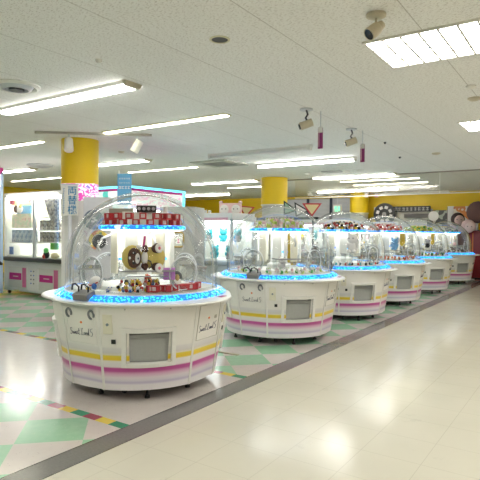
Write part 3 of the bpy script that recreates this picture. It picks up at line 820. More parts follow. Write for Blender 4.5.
# toys in the other machines
SPEC = {1: dict(top=[('pink', 'lime'), ('white', 'pink'), ('lime', 'white')], low=[('lime', 'white'), ('white', 'pink'), ('green', 'white')], big=('white', 'white', .16)),
        2: dict(top=[('yellow', 'black'), ('black', 'white'), ('white', 'red')], low=[('black', 'white'), ('red', 'white'), ('teal', 'white')], big=('white', 'white', .30)),
        3: dict(top=[('red', 'pink'), ('orange', 'white'), ('pink', 'red')], low=[('orange', 'red'), ('brown', 'orange'), ('white', 'orange')], big=('light blue', 'light blue', .22)),
        4: dict(top=[('yellow', 'green'), ('green', 'yellow'), ('yellow', 'lime')], low=[('green', 'red'), ('black', 'green'), ('yellow', 'green')], big=('black', 'grey', .18)),
        5: dict(top=[('grey', 'white'), ('white', 'grey'), ('green', 'white')], low=[('brown', 'brown'), ('grey', 'brown'), ('brown', 'grey')], big=('pink', 'white', .16))}
for i, sp in SPEC.items():
    rr = random.Random(i)
    for k in range(14):
        c1, c2 = sp['top'][k % 3]; a = -160 + k * 15
        toy(i, .33, a, 1.523, c1, c2, .095, 'small %s and %s toy on the lit top tray of %s' % (c1, c2, WHICH[i]), '%s and %s toys on the top tray of %s' % (c1, c2, WHICH[i]), rz=rr.uniform(0, 360))
    for k in range(8):
        c1, c2 = sp['top'][(k + 1) % 3]; a = -150 + k * 26
        toy(i, .17, a, 1.523, c1, c2, .13, 'taller %s and %s toy centred on the top tray of %s' % (c1, c2, WHICH[i]), 'tall %s and %s toys on the top tray of %s' % (c1, c2, WHICH[i]), rz=rr.uniform(0, 360))
    for k in range(22):
        c1, c2 = sp['low'][k % 3]; a = -135 + k * 7.2
        toy(i, .60 if k % 2 else .53, a, .925, c1, c2, .07, 'little %s and %s toy on the playfield of %s' % (c1, c2, WHICH[i]), 'little %s and %s toys on the playfield of %s' % (c1, c2, WHICH[i]), rz=rr.uniform(0, 360), tilt=(rr.uniform(-40, 40), 0))
    c1, c2, s = sp['big']
    toy(i, .50, -55 + (8 if i > 1 else 0), 1.125 if i != 1 else .965, c1, c2, s, 'biggest %s plush toy inside %s' % (c1, WHICH[i]), None, rz=0, name='plush_toy', cat='plush toy')

# ------------------------------------------------------------------ prize cabinets
CRDIM = mat('cabinet_lamp_dim', (.9, .9, .9), .4, 0, (1.0, .99, .97), 5.5)
def cabinet(name, x, y, rz, W, D, Hh, label, body=WHITE, header=None, bays=2, deck=BLACK, base_h=.70, group=None, trim=None, doors=True, hz=.30):
    CRLIGHT_ = CRLIGHT if doors else CRDIM
    """claw cabinet; local front is -y, origin at the middle of its base"""
    t = empty(name, (x, y, 0), R_(rz)); tag(t, label, 'claw machine', group)
    MB().box((0, 0, base_h / 2 + .04), (W, D, base_h - .08), None, None, .01).build('base_cabinet', body, t)
    MB().box((0, -.06, base_h + .04), (W, D + .12, .09), None, None, .02).build('control_deck', deck, t)
    z1 = Hh - hz
    MB().box((0, 0, (z1 + Hh) / 2), (W, D, hz), None, None, .01).build('header', header or body, t)
    for sx in (-1, 1):
        for sy in (-1, 1): MB().box((sx * (W / 2 - .025), sy * (D / 2 - .025), (base_h + z1) / 2 + .04), (.05, .05, z1 - base_h)).build('corner_post', body, t, False)
    for b_ in range(1, bays): MB().box((-W / 2 + b_ * W / bays, -D / 2 + .03, (base_h + z1) / 2 + .04), (.07, .05, z1 - base_h)).build('middle_post', PALEGREY, t, False)
    MB().box((0, D / 2 - .01, (base_h + z1) / 2), (W - .02, .02, z1 - base_h)).build('back_panel', LWHITE, t, False)
    for b_ in range(bays):
        cx = -W / 2 + (b_ + .5) * W / bays
        MB().box((cx, -D / 2 + .008, (base_h + z1) / 2 + .04), (W / bays - .08, .008, z1 - base_h - .1)).build('front_glass', GLASS, t, False)
        MB().box((cx, 0, z1 - .015), (W / bays - .2, D * .5, .02)).build('lamp', CRLIGHT_, t, False)
        MB().box((cx, 0, base_h + .095), (W / bays - .1, D - .1, .02)).build('playfield', LWHITE, t, False)
        if doors:
            d = MB().box((cx, -D / 2 - .008, base_h * .52), (W / bays * .62, .016, base_h * .62), None, None, .006).build('service_door', mat('ivory_door', (.74, .72, .66), .4), t, True)
            dw = W / bays * .62
            MB().box((cx - dw * .12, -D / 2 - .018, base_h * .54), (dw * .66, .004, base_h * .20)).build('magenta_band', MAGENTA, d, False)
            MB().box((cx + dw * .36, -D / 2 - .018, base_h * .52), (dw * .20, .004, base_h * .56)).build('pink_strip', mat('rose_strip', (.70, .16, .34), .4), d, False)
            MB().box((cx - dw * .10, -D / 2 - .021, base_h * .54), (dw * .28, .002, base_h * .022)).build('white_lettering', FLUFF, d, False)
            MB().box((cx - dw * .05, -D / 2 - .012, base_h * .13), (.18, .004, .03)).build('yellow_sticker', mat('pale_yellow', (.70, .62, .24), .5), t, False)
    MB().box((0, -D / 2 + .10, z1 - .03), (W - .12, .06, .04)).build('lamp', CRLIGHT_, t, False)
    for sx in (-1, 1): MB().box((sx * (W / 2 - .004), 0, (base_h + z1) / 2 + .04), (.006, D - .1, z1 - base_h - .02)).build('side_panel' if doors else 'side_glass', LWHITE if doors else GLASS, t, False)
    for sx in (-1, 1):
        for sy in (-1, 1): MB().cyl((sx * (W / 2 - .1), sy * (D / 2 - .08), .04), .04, .04, .03, 12, axis='X').build('caster', BLACK, t)
    if trim is not None:
        for sx in (-1, 1): MB().box((sx * (W / 2 + .008), -D / 2 - .008, (Hh + base_h) / 2), (.03, .03, Hh - base_h)).build('light_strip', trim, t, False)
        MB().box((0, -D / 2 - .008, Hh + .01), (W + .05, .03, .03)).build('light_strip', trim, t, False)
    return t

# left twin cabinet
LC = cabinet('claw_cabinet', -10.28, 7.42, 0, 2.27, .85, 2.33, 'white twin-bay prize cabinet with magenta door bands at the far left', header=WHITE, deck=mat('deck_dark', (.07, .07, .065), .4), base_h=.78, hz=.10)
MB().cyl((0, -.47, 2.22), .055, .055, 1.75, 14, axis='X').build('front_lamp', mat('front_lamp_glow', (.9, .9, .9), .4, 0, (1.0, .99, .97), 2.2), LC)
for k in range(8): MB().cyl((-.02 + (k % 2) * .10 - .05, -.432, .56 - (k // 2) * .09), .016, .016, .012, 10, axis='Y').build('coin_button', DGREY if k % 3 else BLUE, LC)
MB().box((0, -.428, .37), (.36, .006, .5)).build('coin_plate', FLUFF, LC, False)
def at(o, lb, cat, grp=None): tag(o, lb, cat, grp); return o
def inbay(o, lx, ly, z, rz=0): o.location = (-10.45 + lx, 7.25 + ly * .4, z); o.rotation_euler = (0, 0, R_(rz)); return o
GR1 = graphic_mat('beige_print', [(.62, .50, .36), (.52, .58, .40), (.70, .60, .46), (.60, .35, .28)], 9)
GR2 = graphic_mat('dark_print', [(.05, .06, .08), (.30, .30, .32), (.60, .58, .52), (.10, .12, .16)], 14)
GR3 = graphic_mat('blue_print', [(.06, .10, .18), (.20, .30, .42), (.45, .52, .58), (.08, .10, .14)], 10, stretch=(3, 1, 1))
o = inbay(box1('banner', (0, 0, 0), (.80, .02, .16), graphic_mat('lime_print', [(.55, .58, .16), (.68, .64, .30), (.35, .05, .10)], 5)), -.45, -.30, 2.13); at(o, 'yellow-green banner at the top of the left bay', 'banner')
o = inbay(box1('banner', (0, 0, 0), (.16, .02, .16), mat('maroon', (.30, .01, .05), .5)), -.78, -.42, 2.15); at(o, 'maroon banner corner at the top left of the left bay', 'banner')
o = inbay(box1('picture_board', (0, 0, 0), (.58, .02, .24), mat('print_blue', (.16, .46, .75), .5)), -.43, -.20, 1.95); at(o, 'blue picture board behind the toy head in the left bay', 'board')
t = inbay(empty('round_toy', (0, 0, 0)), -.5, -.42, 1.96); MB().ball((0, 0, 0), (.13, .05, .10)).build('head', FLUFF, t); MB().ball((-.08, -.03, 0), (.08, .04, .09)).build('fur', BROWN, t); MB().ball((.09, -.03, .06), (.04, .03, .04)).build('ear', MUSTARD, t); at(t, 'brown and cream round toy hanging in the left bay', 'toy')
o = inbay(box1('printed_box', (0, 0, 0), (.76, .16, .33), GR1), -.47, -.12, 1.69); at(o, 'large beige printed box hanging in the left bay', 'prize box')
for k in range(5):
    o = inbay(box1('figure_box', (0, 0, .145), (.13, .14, .29), GR3), -.78 + k * .165, -.15, 1.196); at(o, 'slim dark blue figure box standing in the left bay', 'prize box', 'blue boxes in the left bay')
o = inbay(box1('shelf_board', (0, 0, -.012), (.86, .34, .02), LWHITE), -.45, .0, 1.194); at(o, 'white shelf board under the blue boxes in the left bay', 'shelf')
for r_ in range(3):
    z = (1.77, 1.48, 1.22)[r_]
    s = inbay(box1('shelf_board', (0, 0, -.012), (.86, .34, .02), LWHITE), .5, .0, z); at(s, 'white shelf board in the right bay, %s one' % ('upper', 'middle', 'lower')[r_], 'shelf')
    for k in range(5 if r_ else 2):
        if r_: o = inbay(box1('figure_box', (0, 0, .112), (.13, .14, .22), GR2), .20 + k * .15, .0, z)
        else: o = inbay(box1('picture_card', (0, 0, .125), (.24, .03, .24), graphic_mat('green_print' if k else 'orange_print', [(.55, .6, .2), (.8, .8, .6), (.2, .3, .1)] if k else [(.7, .45, .2), (.8, .75, .6), (.3, .15, .1)], 8)), .32 + k * .29, 0, z)
        at(o, ('%s picture card on the upper shelf' % ('green', 'orange')[1 - k]) if not r_ else 'dark printed figure box on the %s shelf of the right bay' % ('', 'middle', 'lower')[r_], 'card' if not r_ else 'prize box', 'cards' if not r_ else 'figure boxes on the %s shelf' % ('', 'middle', 'lower')[r_])
t = inbay(empty('poster_card', (0, 0, 0)), .72, -.46, 2.0); MB().plate([(-.30, .22), (.28, .22), (.28, -.45), (.04, -.45)], .01, None, Matrix.Rotation(R_(90), 4, 'X')).build('sheet', GR2, t, False); at(t, 'grey slanted poster at the top of the right bay', 'poster')
o = inbay(box1('green_label', (0, 0, 0), (.26, .02, .14), mat('bright_green', (.14, .62, .10), .5)), .80, -.42, 1.13); at(o, 'bright green label on the right bay of the left cabinet', 'label card')
o = inbay(box1('sign_card', (0, 0, 0), (.14, .02, .18), BLUE), -.80, -.42, 1.0); at(o, 'small blue notice card in the lower left of the left bay', 'card')
# toy on the deck
t = empty('toy_bunch', (-9.62, 6.86, .87)); tag(t, 'small dark toy with red and green parts on the cabinet deck', 'toy')
MB().ball((0, 0, .09), (.08, .06, .09)).build('body', BLACK, t); MB().ball((.03, -.03, .18), (.06, .05, .06)).build('head', GREEN, t); MB().ball((-.02, -.05, .05), (.04, .03, .05)).build('red_part', PAL['red'], t)
t = empty('round_plush', (-9.36, 6.88, .87)); tag(t, 'cream round plush sitting at the right end of the cabinet deck', 'plush toy'); MB().ball((0, 0, .07), (.13, .06, .07)).build('body', mat('cream_fluff', (.70, .64, .44), .9), t)

# edge cabinet with blue lights; pale blue body colour stands for their glow
cabinet('claw_cabinet', -11.6, 6.3, 0, 1.6, .6, 2.85, 'cabinet with pale blue light strips cut off by the left edge', body=mat('blue_glow_panel', (.45, .60, .80), .4), header=MAGENTA, bays=1, trim=mat('blue_strip', (.4, .6, .9), .4, 0, (.35, .6, 1.0), 1.6), doors=False, hz=.14)

# pink and cyan booth behind the nearest machine
t = empty('prize_booth', (-6.85, 6.86, 0)); tag(t, 'large white prize booth with cyan light edges and pink top band behind the nearest machine', 'claw machine')
W, D, BH = .9, 1.4, 2.24
MB().box((0, 0, .45), (W, D, .9), None, None, .01).build('base_cabinet', WHITE, t)
G_T = graphic_mat('booth_print', [(.10, .55, .50), (.72, .86, .84), (.85, .88, .84), (.88, .60, .72)], 3.2, .3, .35)
G_P = graphic_mat('booth_side_print', [(.86, .84, .80), (.90, .50, .66), (.88, .86, .82), (.92, .93, .93), (.60, .85, .84)], 9.0, .3, .35, (1, 1, 2))
MB().box((0, -D / 2 + .02, 2.02), (W, .04, .36)).build('header_front', G_T, t, False)
MB().box((W / 2 - .02, 0, 2.02), (.04, D, .36)).build('header_side', G_P, t, False)
MB().box((0, 0, 2.18), (W + .02, D + .02, .05)).build('magenta_band', MAGENTA, t, False)
le = MB()
for sx in (-1, 1): le.box((sx * (W / 2 + .012), 0, 2.215), (.012, D + .03, .035))
for sy in (-1, 1): le.box((0, sy * (D / 2 + .012), 2.215), (W + .03, .012, .035))
le.build('light_edge', CYANL, t, False)
MB().box((-W / 2 + .02, 0, 1.5), (.02, D, 1.3)).build('back_panel', LWHITE, t, False)
MB().box((0, D / 2 - .03, 1.5), (W, .02, 1.3)).build('back_panel', LWHITE, t, False)
MB().box((W / 2 - .01, D / 2 - .02, 1.5), (.05, .06, 1.4)).build('light_edge', CYANL, t, False)
MB().box((W / 2 - .02, -D / 2 + .02, 1.35), (.04, .04, .95)).build('corner_post', PALEGREY, t, False)
MB().box((W / 2 - .005, 0, 1.36), (.008, D - .1, .92)).build('side_glass', GLASS, t, False)
MB().box((0, -D / 2 + .01, 1.36), (W - .08, .008, .92)).build('front_glass', GLASS, t, False)
MB().box((0, 0, 1.83), (W - .1, D - .1, .02)).build('lamp', CRLIGHT, t, False)
for k in range(10):
    rr = random.Random(k)
    o = box1('prize_carton', (0, 0, .11), (.12, .10, .22), [LWHITE, GR2, PINK, SKY, LWHITE][k % 5]); o.location = (-6.62, 6.28 + k * .125, .901)
    at(o, '%s carton inside the cyan-lit booth' % ['white', 'dark printed', 'pink', 'blue', 'white'][k % 5], 'prize box', '%s cartons in the booth' % ['white', 'dark printed', 'pink', 'blue', 'white'][k % 5])

# blue hanging sign over the booth corner
t = empty('hanging_sign', (-6.28, 5.93, 2.15)); t.rotation_euler = (0, 0, R_(30)); tag(t, 'blue notice sign with white writing clipped on the corner of the cyan-lit booth', 'sign')
MB().box((0, 0, 0), (.235, .012, .50), None, None, .003).build('board', SKY, t, False)
for s in (-1, 1): MB().box((s * .09, 0, .27), (.015, .03, .05)).build('clip', PALEGREY, t, False)
MB().box((-.0, .12, .2), (.012, .25, .012)).build('bracket', PALEGREY, t, False)
sg = MB(); rr = random.Random(5)
for row, (z, s) in enumerate(((.17, .028), (.10, .022), (.03, .045))):
    n_ = 5 if row < 2 else 4
    for k in range(n_):
        cx = -.075 + k * .15 / (n_ - 1)
        sg.box((cx, -.008, z + s * .3), (s * .8, .003, s * .22)); sg.box((cx + rr.uniform(-.3, .3) * s, -.008, z - s * .1), (s * .2, .003, s * .9))
        if row == 2: sg.box((cx, -.008, z - s * .35), (s * .8, .003, s * .2))
sg.build('lettering', FLUFF, t, False)

# money exchange sign on its pole
t = empty('pole_sign', (-6.58, 5.10, 0)); t.rotation_euler = (0, 0, R_(34)); tag(t, 'white money exchange sign with blue characters on a white pole', 'sign')
MB().cyl((0, 0, .86), .03, .03, 1.70, 16).build('pole', mat('pole_white', (.70, .70, .74), .35), t)
MB().cyl((0, 0, .015), .09, .09, .03, 24).build('base', PALEGREY, t)
MB().box((0, -.01, 1.93), (.26, .03, .46), None, None, .006).build('board', mat('board_white', (.74, .73, .68), .5), t, False)
MB().box((0, -.01, 2.17), (.28, .05, .015)).build('top_clip', PALEGREY, t, False)
TM = lambda x, y, z: Matrix.Translation((x, y, z)) @ Matrix.Rotation(R_(90), 4, 'X')
for k, ch in enumerate('両替機'): text_mesh('character', ch, .145, mat('sign_blue', (.01, .20, .42), .5), t, TM(.045, -.027, 2.07 - k * .145))
sm = MB(); rr = random.Random(2)
for k in range(11): sm.box((-.085 + rr.uniform(-.006, .006), -.027, 2.11 - k * .036), (.026, .003, .006)); sm.box((-.085, -.027, 2.10 - k * .036), (.006, .003, .022))
sm.build('small_lettering', mat('sign_blue', (.01, .20, .42), .5), t, False)

# magenta lit poster behind the pole sign
t = empty('poster_cabinet', (-6.66, 5.36, 0)); t.rotation_euler = (0, 0, R_(33)); tag(t, 'tall white cabinet with a magenta picture on top, right of the money exchange sign', 'cabinet')
MB().box((0, 0, .99), (.52, .22, 1.90), None, None, .008).build('body', WHITE, t)
MB().box((0, 0, 2.07), (.52, .20, .27), None, None, .006).build('lit_poster', graphic_mat('magenta_print', [(.88, .25, .62), (.90, .80, .88), (.80, .10, .50), (.85, .86, .90), (.30, .20, .60)], 11, .3, .35), t)
MB().box((-.1, -.112, 1.45), (.22, .006, .6)).build('paper_notice', mat('paper', (.70, .70, .68), .6), t, False)
MB().box((0, 0, .02), (.46, .18, .04)).build('plinth', DGREY, t, False)
# lilac side board with round stickers behind the left of the nearest dome
t = empty('display_stand', (-6.20, 5.32, 0)); t.rotation_euler = (0, 0, R_(33)); tag(t, 'pale lilac upright board with two round pictures behind the nearest dome on the left', 'board')
MB().box((0, 0, 1.0), (.42, .10, 1.96), None, None, .01).build('board', LILAC, t, False)
MB().cyl((-.05, -.06, 1.64), .15, .15, .02, 28, axis='Y').build('dark_disc', mat('slate', (.14, .16, .22), .5), t)
s = MB(); rr = random.Random(9)
for k in range(7): s.box((-.05 + rr.uniform(-.09, .09), -.075, 1.64 + rr.uniform(-.1, .1)), (.05, .004, .03))
s.build('disc_print', mat('disc_print', (.60, .58, .60), .5), t, False)
MB().lathe([(.10, 0), (.15, 0), (.15, .012), (.10, .012)], 30, None, R_(20), R_(250)).build('rainbow_arc', graphic_mat('rainbow', [(.75, .10, .15), (.80, .25, .10), (.85, .65, .10), (.20, .45, .30)], 6), t, True, Matrix.Translation((.03, -.052, 1.33)) @ Matrix.Rotation(R_(90), 4, 'X'))
MB().cyl((.04, -.07, 1.31), .105, .105, .02, 26, axis='Y').build('charcoal_disc', DGREY, t)
MB().box((0, 0, .01), (.46, .3, .02)).build('foot_plate', PALEGREY, t, False)

# grey vending cabinet with amber-framed windows behind the right of the nearest dome
t = empty('vending_cabinet', (-5.75, 6.75, 0)); t.rotation_euler = (0, 0, R_(20)); tag(t, 'grey vending cabinet with amber-rimmed windows behind the nearest dome on the right', 'vending machine')
MB().box((0, 0, .95), (.62, .5, 1.86), None, None, .01).build('body', mat('warm_grey_panel', (.50, .49, .46), .5), t)
AMB = mat('amber_rim', (.55, .38, .10), .4)
for z, h_ in ((1.34, .24), (1.68, .16)):
    ring = []
    for k in range(32):
        a = 2 * PI * k / 32; cx, cz = math.cos(a), math.sin(a)
        ring.append((.02 + .10 * math.copysign(abs(cx) ** .4, cx), -.262, z + h_ / 2 * math.copysign(abs(cz) ** .4, cz)))
    f = MB().tube(ring, .014, 6, closed=True).build('window_rim', AMB if z < 1.5 else GREY, t)
    MB().box((.02, -.253, z), (.19, .01, h_ * .9)).build('window_pane', LWHITE, f, False)
    MB().box((.03, -.260, z - h_ * .1), (.03, .004, h_ * .3)).build('pink_item', PINK, f, False)

# row of claw machines along the back, with plush prizes
BX = [(-6.75, 9.0, 'grey-posted claw machine with teal plush behind the nearest dome on the right'),
      (-7.9, 10.9, 'claw machine between the nearest and second domes, farther back'),
      (-6.7, 14.3, 'claw machine behind the middle yellow column'), (-6.7, 16.0, 'claw machine seen behind the third dome'),
      (-6.3, 17.6, 'claw machine behind the fourth dome'), (-9.6, 9.9, 'far claw machine left of the middle yellow column'), (-9.2, 14.6, 'farthest claw machine near the shuttered window')]
RG = mat('pink_header', (.80, .45, .55), .4)
for k, (x, y, lb) in enumerate(BX):
    ng = ('nearest grey-posted claw machine', 'claw machine behind the pink face board', 'claw machine behind the middle column', 'claw machine behind the third dome', 'claw machine behind the fourth dome', 'claw machine left of the middle column', 'claw machine by the shutters')[k]
    c = cabinet('claw_cabinet', x, y, 0 if k in (0, 1, 5) else 30, 1.5, .85, 1.86, lb, body=PALEGREY, header=WHITE, deck=mat('grey_deck', (.35, .40, .46), .4), bays=2, base_h=.80, doors=False, group='grey-posted claw machines', hz=.16)
    MB().box((0, -.43, 1.74), (1.3, .01, .05)).build('pink_line', RG, c, False)
    MB().box((0, .12, 1.25), (1.36, .40, .015)).build('shelf', ACRYL, c, False)
    rr = random.Random(k + 20)
    cc = [('teal', 'teal'), ('grey', 'teal'), ('pink', 'white'), ('brown', 'white'), ('light blue', 'white'), ('grey', 'white'), ('yellow', 'white')]
    for q in range(8):
        a1, a2 = cc[q % 2] if k == 0 else cc[(q + k) % 7]
        key = (a1, a2, .25)
        if key not in _cp: o = critter('plush_toy', PAL[a1], PAL[a2], PAL[a1], .25); _cp[key] = o
        else: o = copy_tree(_cp[key]); o.name = 'plush_toy'
        lx = -.6 + (q % 4) * .38; ly = -.2 + .30 * (q // 4); zz = .905 + (.30 if q // 4 else 0)
        ca = R_(0 if k in (0, 1, 5) else 30)
        o.location = (x + lx * math.cos(ca) - ly * math.sin(ca), y + lx * math.sin(ca) + ly * math.cos(ca), .906 if q < 4 else 1.259)
        o.rotation_euler = (0, 0, ca + rr.uniform(-.5, .5))
        tag(o, '%s plush toy with %s head in the %s' % (a1, a2, ng), 'plush toy', '%s plush toys in the %s' % (a1, ng))
o = MB().ball((0, 0, 0), .03).build('indicator_lamp', GREENL); o.location = (-6.75, 8.56, 1.90); tag(o, 'small green indicator lamp on top of the grey-posted claw machine', 'lamp')

# toys and boards on top of those cabinets
for k in range(4):
    c1 = ('white', 'lime', 'white', 'yellow')[k]
    o = critter('figure_toy', PAL[c1], FLUFF, PAL[c1], .15)
    o.location = (-8.55 + k * .14, 10.62, 1.865); tag(o, '%s figure standing on the far cabinet top, %s of four' % (c1, ('leftmost', 'second', 'third', 'rightmost')[k]), 'toy', 'figures on the far cabinet')
t = empty('face_cushion', (-7.48, 10.62, 1.865)); t.rotation_euler = (0, 0, R_(20)); tag(t, 'wide pale pink board with two round faces on top of a far cabinet', 'display board')
MB().box((0, 0, .17), (.58, .10, .32), None, None, .05).build('board', PINKFL, t)
for s in (-1, 1):
    MB().ball((s * .15, -.05, .17), (.12, .03, .12)).build('face', FLUFF, t)
    for e in (-1, 1): MB().ball((s * .15 + e * .05, -.082, .18), .014, seg=8).build('eye', BLACK, t)
    MB().ball((s * .25, 0, .34), (.05, .03, .05)).build('ear', PINKFL, t)
o = box1('red_box', (0, 0, .03), (.30, .06, .06), RED); o.location = (-7.40, 10.535, 1.862); tag(o, 'flat red box below the pale pink face board', 'box')
# triangular pennant decorations above the cabinets
def pennant(x, y, z, label, m1, s, rot):
    t = empty('pennant', (x, y, z)); t.rotation_euler = (0, R_(rot), R_(30)); tag(t, label, 'pennant', 'triangular pennants')
    mx = Matrix.Rotation(R_(90), 4, 'X')
    MB().plate([(-.5 * s, .3 * s), (.5 * s, .3 * s), (0, -.4 * s)], .03, None, mx).build('border', RED if rot < 20 else BLACK, t, False)
    MB().plate([(-.36 * s, .23 * s), (.36 * s, .23 * s), (0, -.27 * s)], .036, None, Matrix.Translation((0, -.004, 0)) @ mx).build('field', m1, t, False)
PALE = mat('parchment', (.68, .58, .30), .6)
pennant(-5.92, 12.0, 2.07, 'parchment pennant with red border right of the middle column', PALE, .5, 0)
pennant(-6.62, 12.0, 2.07, 'dark-bordered pennant next to the middle column', mat('green_field', (.25, .42, .30), .6), .45, 35)
pennant(-6.28, 12.0, 2.03, 'white pennant left of the parchment one', FLUFF, .45, 30)
pennant(-7.92, 12.0, 2.05, 'yellow pennant left of the middle column', PALE, .46, 5)
o = MB().box((0, 0, 1.84), (2.3, .05, .06)).cyl((-1.0, 0, .92), .025, .025, 1.84, 10).cyl((1.0, 0, .92), .025, .025, 1.84, 10).build('pennant_bar', BLACK, None, False); o.location = (-6.9, 12.03, 0); tag(o, 'black bar carrying the triangular pennants', 'bar')

# exit sign
t = empty('exit_sign', (-8.35, 19.2, 2.42)); tag(t, 'small green exit sign with a white running figure in front of the shutters', 'exit sign')
MB().box((0, 0, 0), (.34, .06, .34)).build('case', FLUFF, t, False)
MB().box((0, -.034, 0), (.22, .01, .20)).build('face', EXITL, t, False)
MB().ball((.02, -.045, .09), (.03, .01, .03), seg=8).box((0, -.042, .0), (.05, .006, .12), None, Matrix.Rotation(R_(15), 4, 'Y')).box((-.04, -.042, -.09), (.03, .006, .11), None, Matrix.Rotation(R_(35), 4, 'Y')).box((.05, -.042, -.08), (.03, .006, .10)).build('running_figure', FLUFF, t, False)
MB().box((0, 0, .39), (.02, .02, .38)).build('rod', PALEGREY, t, False)

# ------------------------------------------------------------------ boards on the yellow back wall (x per pixel at y = 19.6)
def wx(u, y=19.6):
    k = (u - 240) / 520; return y * (.82808 * k - .5604) / (.56055 * k + .82808)
def wz(v, u, y=19.6):
    k = (u - 240) / 520; d = y / (.56055 * k + .82808); return CAMH + (231.9 + (u - 240) * .0081 - v) * d / 520
def wall_board(name, u0, u1, v0, v1, m, y=19.6, t_=.06):
    x0, x1 = wx(u0, y), wx(u1, y); uc = (u0 + u1) / 2; z1, z0_ = wz(v0, uc, y), wz(v1, uc, y)
    o = MB().box((0, 0, 0), (x1 - x0, t_, z1 - z0_), None, None).build(name, m, None, False); o.location = ((x0 + x1) / 2, y, (z0_ + z1) / 2); return o
t = empty('round_reel_sign', (wx(385), 19.5, wz(214, 385))); tag(t, 'round black sign with white petal marks on the yellow wall', 'sign')
MB().cyl((0, 0, 0), .42, .42, .06, 36, axis='Y').build('disc', BLACK, t)
for k in range(8): MB().box((0, -.035, .26), (.13, .012, .11), None, Matrix.Rotation(k * PI / 4 + .3, 4, 'Y'), .01).build('white_mark', FLUFF, t, False)
MB().cyl((0, -.04, 0), .08, .08, .02, 20, axis='Y').build('hub', GREY, t)
o = wall_board('white_board', 374, 379, 207, 216, FLUFF, 19.69); tag(o, 'white sign corner left of the round black sign', 'board')
o = wall_board('menu_board', 392, 432, 209, 232, mat('pale_board', (.58, .56, .50), .5), 19.69); tag(o, 'wide pale board under the black writing banner on the back wall', 'board')
bn = wall_board('black_banner', 393, 430, 206, 211.5, BLACK, 19.55); tag(bn, 'long black banner with white characters on the yellow wall', 'banner')
b = MB(); rr = random.Random(11)
for k in range(9):
    x = -.58 + k * .145
    b.box((x, -.04, .035), (.10, .006, .022)); b.box((x + rr.uniform(-.03, .03), -.04, .0), (.022, .006, .12)); b.box((x, -.04, -.04), (.10, .006, .018))
b.build('lettering', FLUFF, bn, False)
b2 = wall_board('black_banner', 404, 429, 213.5, 217.5, mat('mixed_print', (.12, .11, .10), .5), 19.58); tag(b2, 'second shorter dark banner below the long black one', 'banner')
p1 = wall_board('wall_picture', 427, 447, 210, 226, graphic_mat('cook_print', [(.10, .14, .09), (.40, .42, .34), (.06, .06, .06), (.55, .52, .46)], 3), 19.6); tag(p1, 'dark green picture panel with a white round dish on the yellow wall', 'picture')
MB().cyl((-.12, -.04, .08), .18, .18, .03, 24, axis='Y').build('white_disc', FLUFF, p1)
b3 = wall_board('column_board', 447, 452, 207, 235, mat('brown_board', (.20, .12, .08), .5), 19.5); tag(b3, 'narrow dark brown upright board between the picture panels', 'board')
p2 = wall_board('wall_picture', 450, 475, 206, 226, graphic_mat('fire_print', [(.85, .55, .35), (.92, .80, .65), (.75, .28, .08), (.90, .84, .78), (.35, .08, .03)], 3.0, .5), 19.45); tag(p2, 'orange and white picture panel at the right of the yellow wall', 'picture')
o = wall_board('wall_picture', 447.5, 453, 206, 224, FLUFF, 19.4); tag(o, 'narrow white panel with marks at the left of the orange picture', 'board')
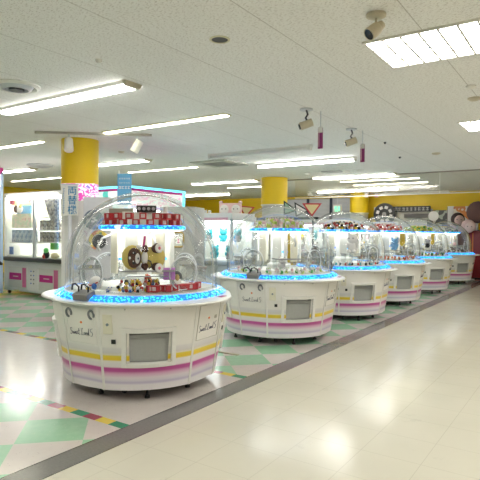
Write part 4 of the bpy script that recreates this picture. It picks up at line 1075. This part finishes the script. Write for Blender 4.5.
# big cut-out heads in front
def head(u, v, y, r, label, mh, mf, name='cutout_head', zb=0.0):
    t = empty(name, (wx(u, y), y, wz(v, u, y))); t.rotation_euler = (0, 0, R_(28)); tag(t, label, 'display figure')
    MB().ball((0, 0, 0), (r, r * .5, r)).build('head', mh, t)
    pl = wz(v, u, y) - zb
    MB().cyl((0, r * .2, -pl / 2 - .02), .03, .03, pl - .05, 12).build('post', PALEGREY, t)
    MB().cyl((0, r * .2, -pl + .016), .12 if zb else .22, .22, .03, 20).build('base', PALEGREY, t)
    if mf: 
        MB().ball((.02, -r * .30, -r * .12), (r * .72, r * .32, r * .74)).build('face', mf, t)
        for s in (-1, 1): MB().ball((s * r * .28, -r * .58, -r * .05), r * .07, seg=8).build('eye', BLACK, t)
    return t
MAUVE = mat('mauve_brown', (.17, .09, .085), .8)
h1 = head(477.5, 212, 18.3, .36, 'huge mauve-brown round balloon head at the right edge', MAUVE, None, zb=1.57)
h2 = head(457.5, 219, 18.6, .23, 'large cut-out face with dark hair behind the last dome', mat('dark_hair', (.05, .03, .03), .8), SKIN)
h3 = head(468, 226, 17.9, .22, 'large pale pink cut-out face near the right edge', mat('pale_rose', (.72, .50, .50), .7), mat('rose_white', (.84, .66, .64), .7))
o = wall_board('figure_board', 452, 478, 220, 232, mat('pale_rose_board', (.72, .52, .54), .7), 18.9, .1); tag(o, 'pale pink figure board beneath the two large faces', 'board')
o = wall_board('figure_board', 448, 470, 232, 275.5, MAUVE, 18.9, .1); tag(o, 'mauve-brown board low behind the last dome machine', 'board')
b5 = empty('red_cabinet', (wx(481, 18.3), 18.3, 0)); tag(b5, 'dark red cabinet cut off by the right edge behind the last machine', 'cabinet')
MB().box((0, 0, .82), (.66, .5, 1.5), None, None, .01).build('body', mat('dark_red', (.22, .015, .02), .4), b5); MB().box((0, 0, .04), (.6, .44, .08)).build('plinth', BLACK, b5, False); MB().box((-.2, -.256, .9), (.02, .012, 1.2)).build('door_edge', ORANGE, b5, False)
o = box1('floor_mat', (0, 0, .004), (.9, .8, .008), mat('dull_red_mat', (.25, .05, .04), .8)); o.location = (-2.6, 18.2, 0); tag(o, 'dull red mat on the floor past the last machine', 'mat')
for u, lb in ((366, 'small white and red tag on the farthest column'), (376, 'small red and white tag hanging on the yellow wall')):
    o = wall_board('wall_tag', u - 1.6, u + 1.6, 192, 197, FLUFF, 18.7, .02); tag(o, lb, 'tag')
    MB().box((0, -.015, -.04), (.10, .01, .07)).build('red_half', RED, o, False)

# cable cover on the floor
o = MB().box((0, 0, .005), (1.15, .045, .01), None, None, .003).build('cable_cover', mat('tan_cover', (.38, .33, .24), .6)); o.location = (-4.05, 5.12, 0); tag(o, 'thin tan cable cover on the floor between the first two machines', 'cable cover')
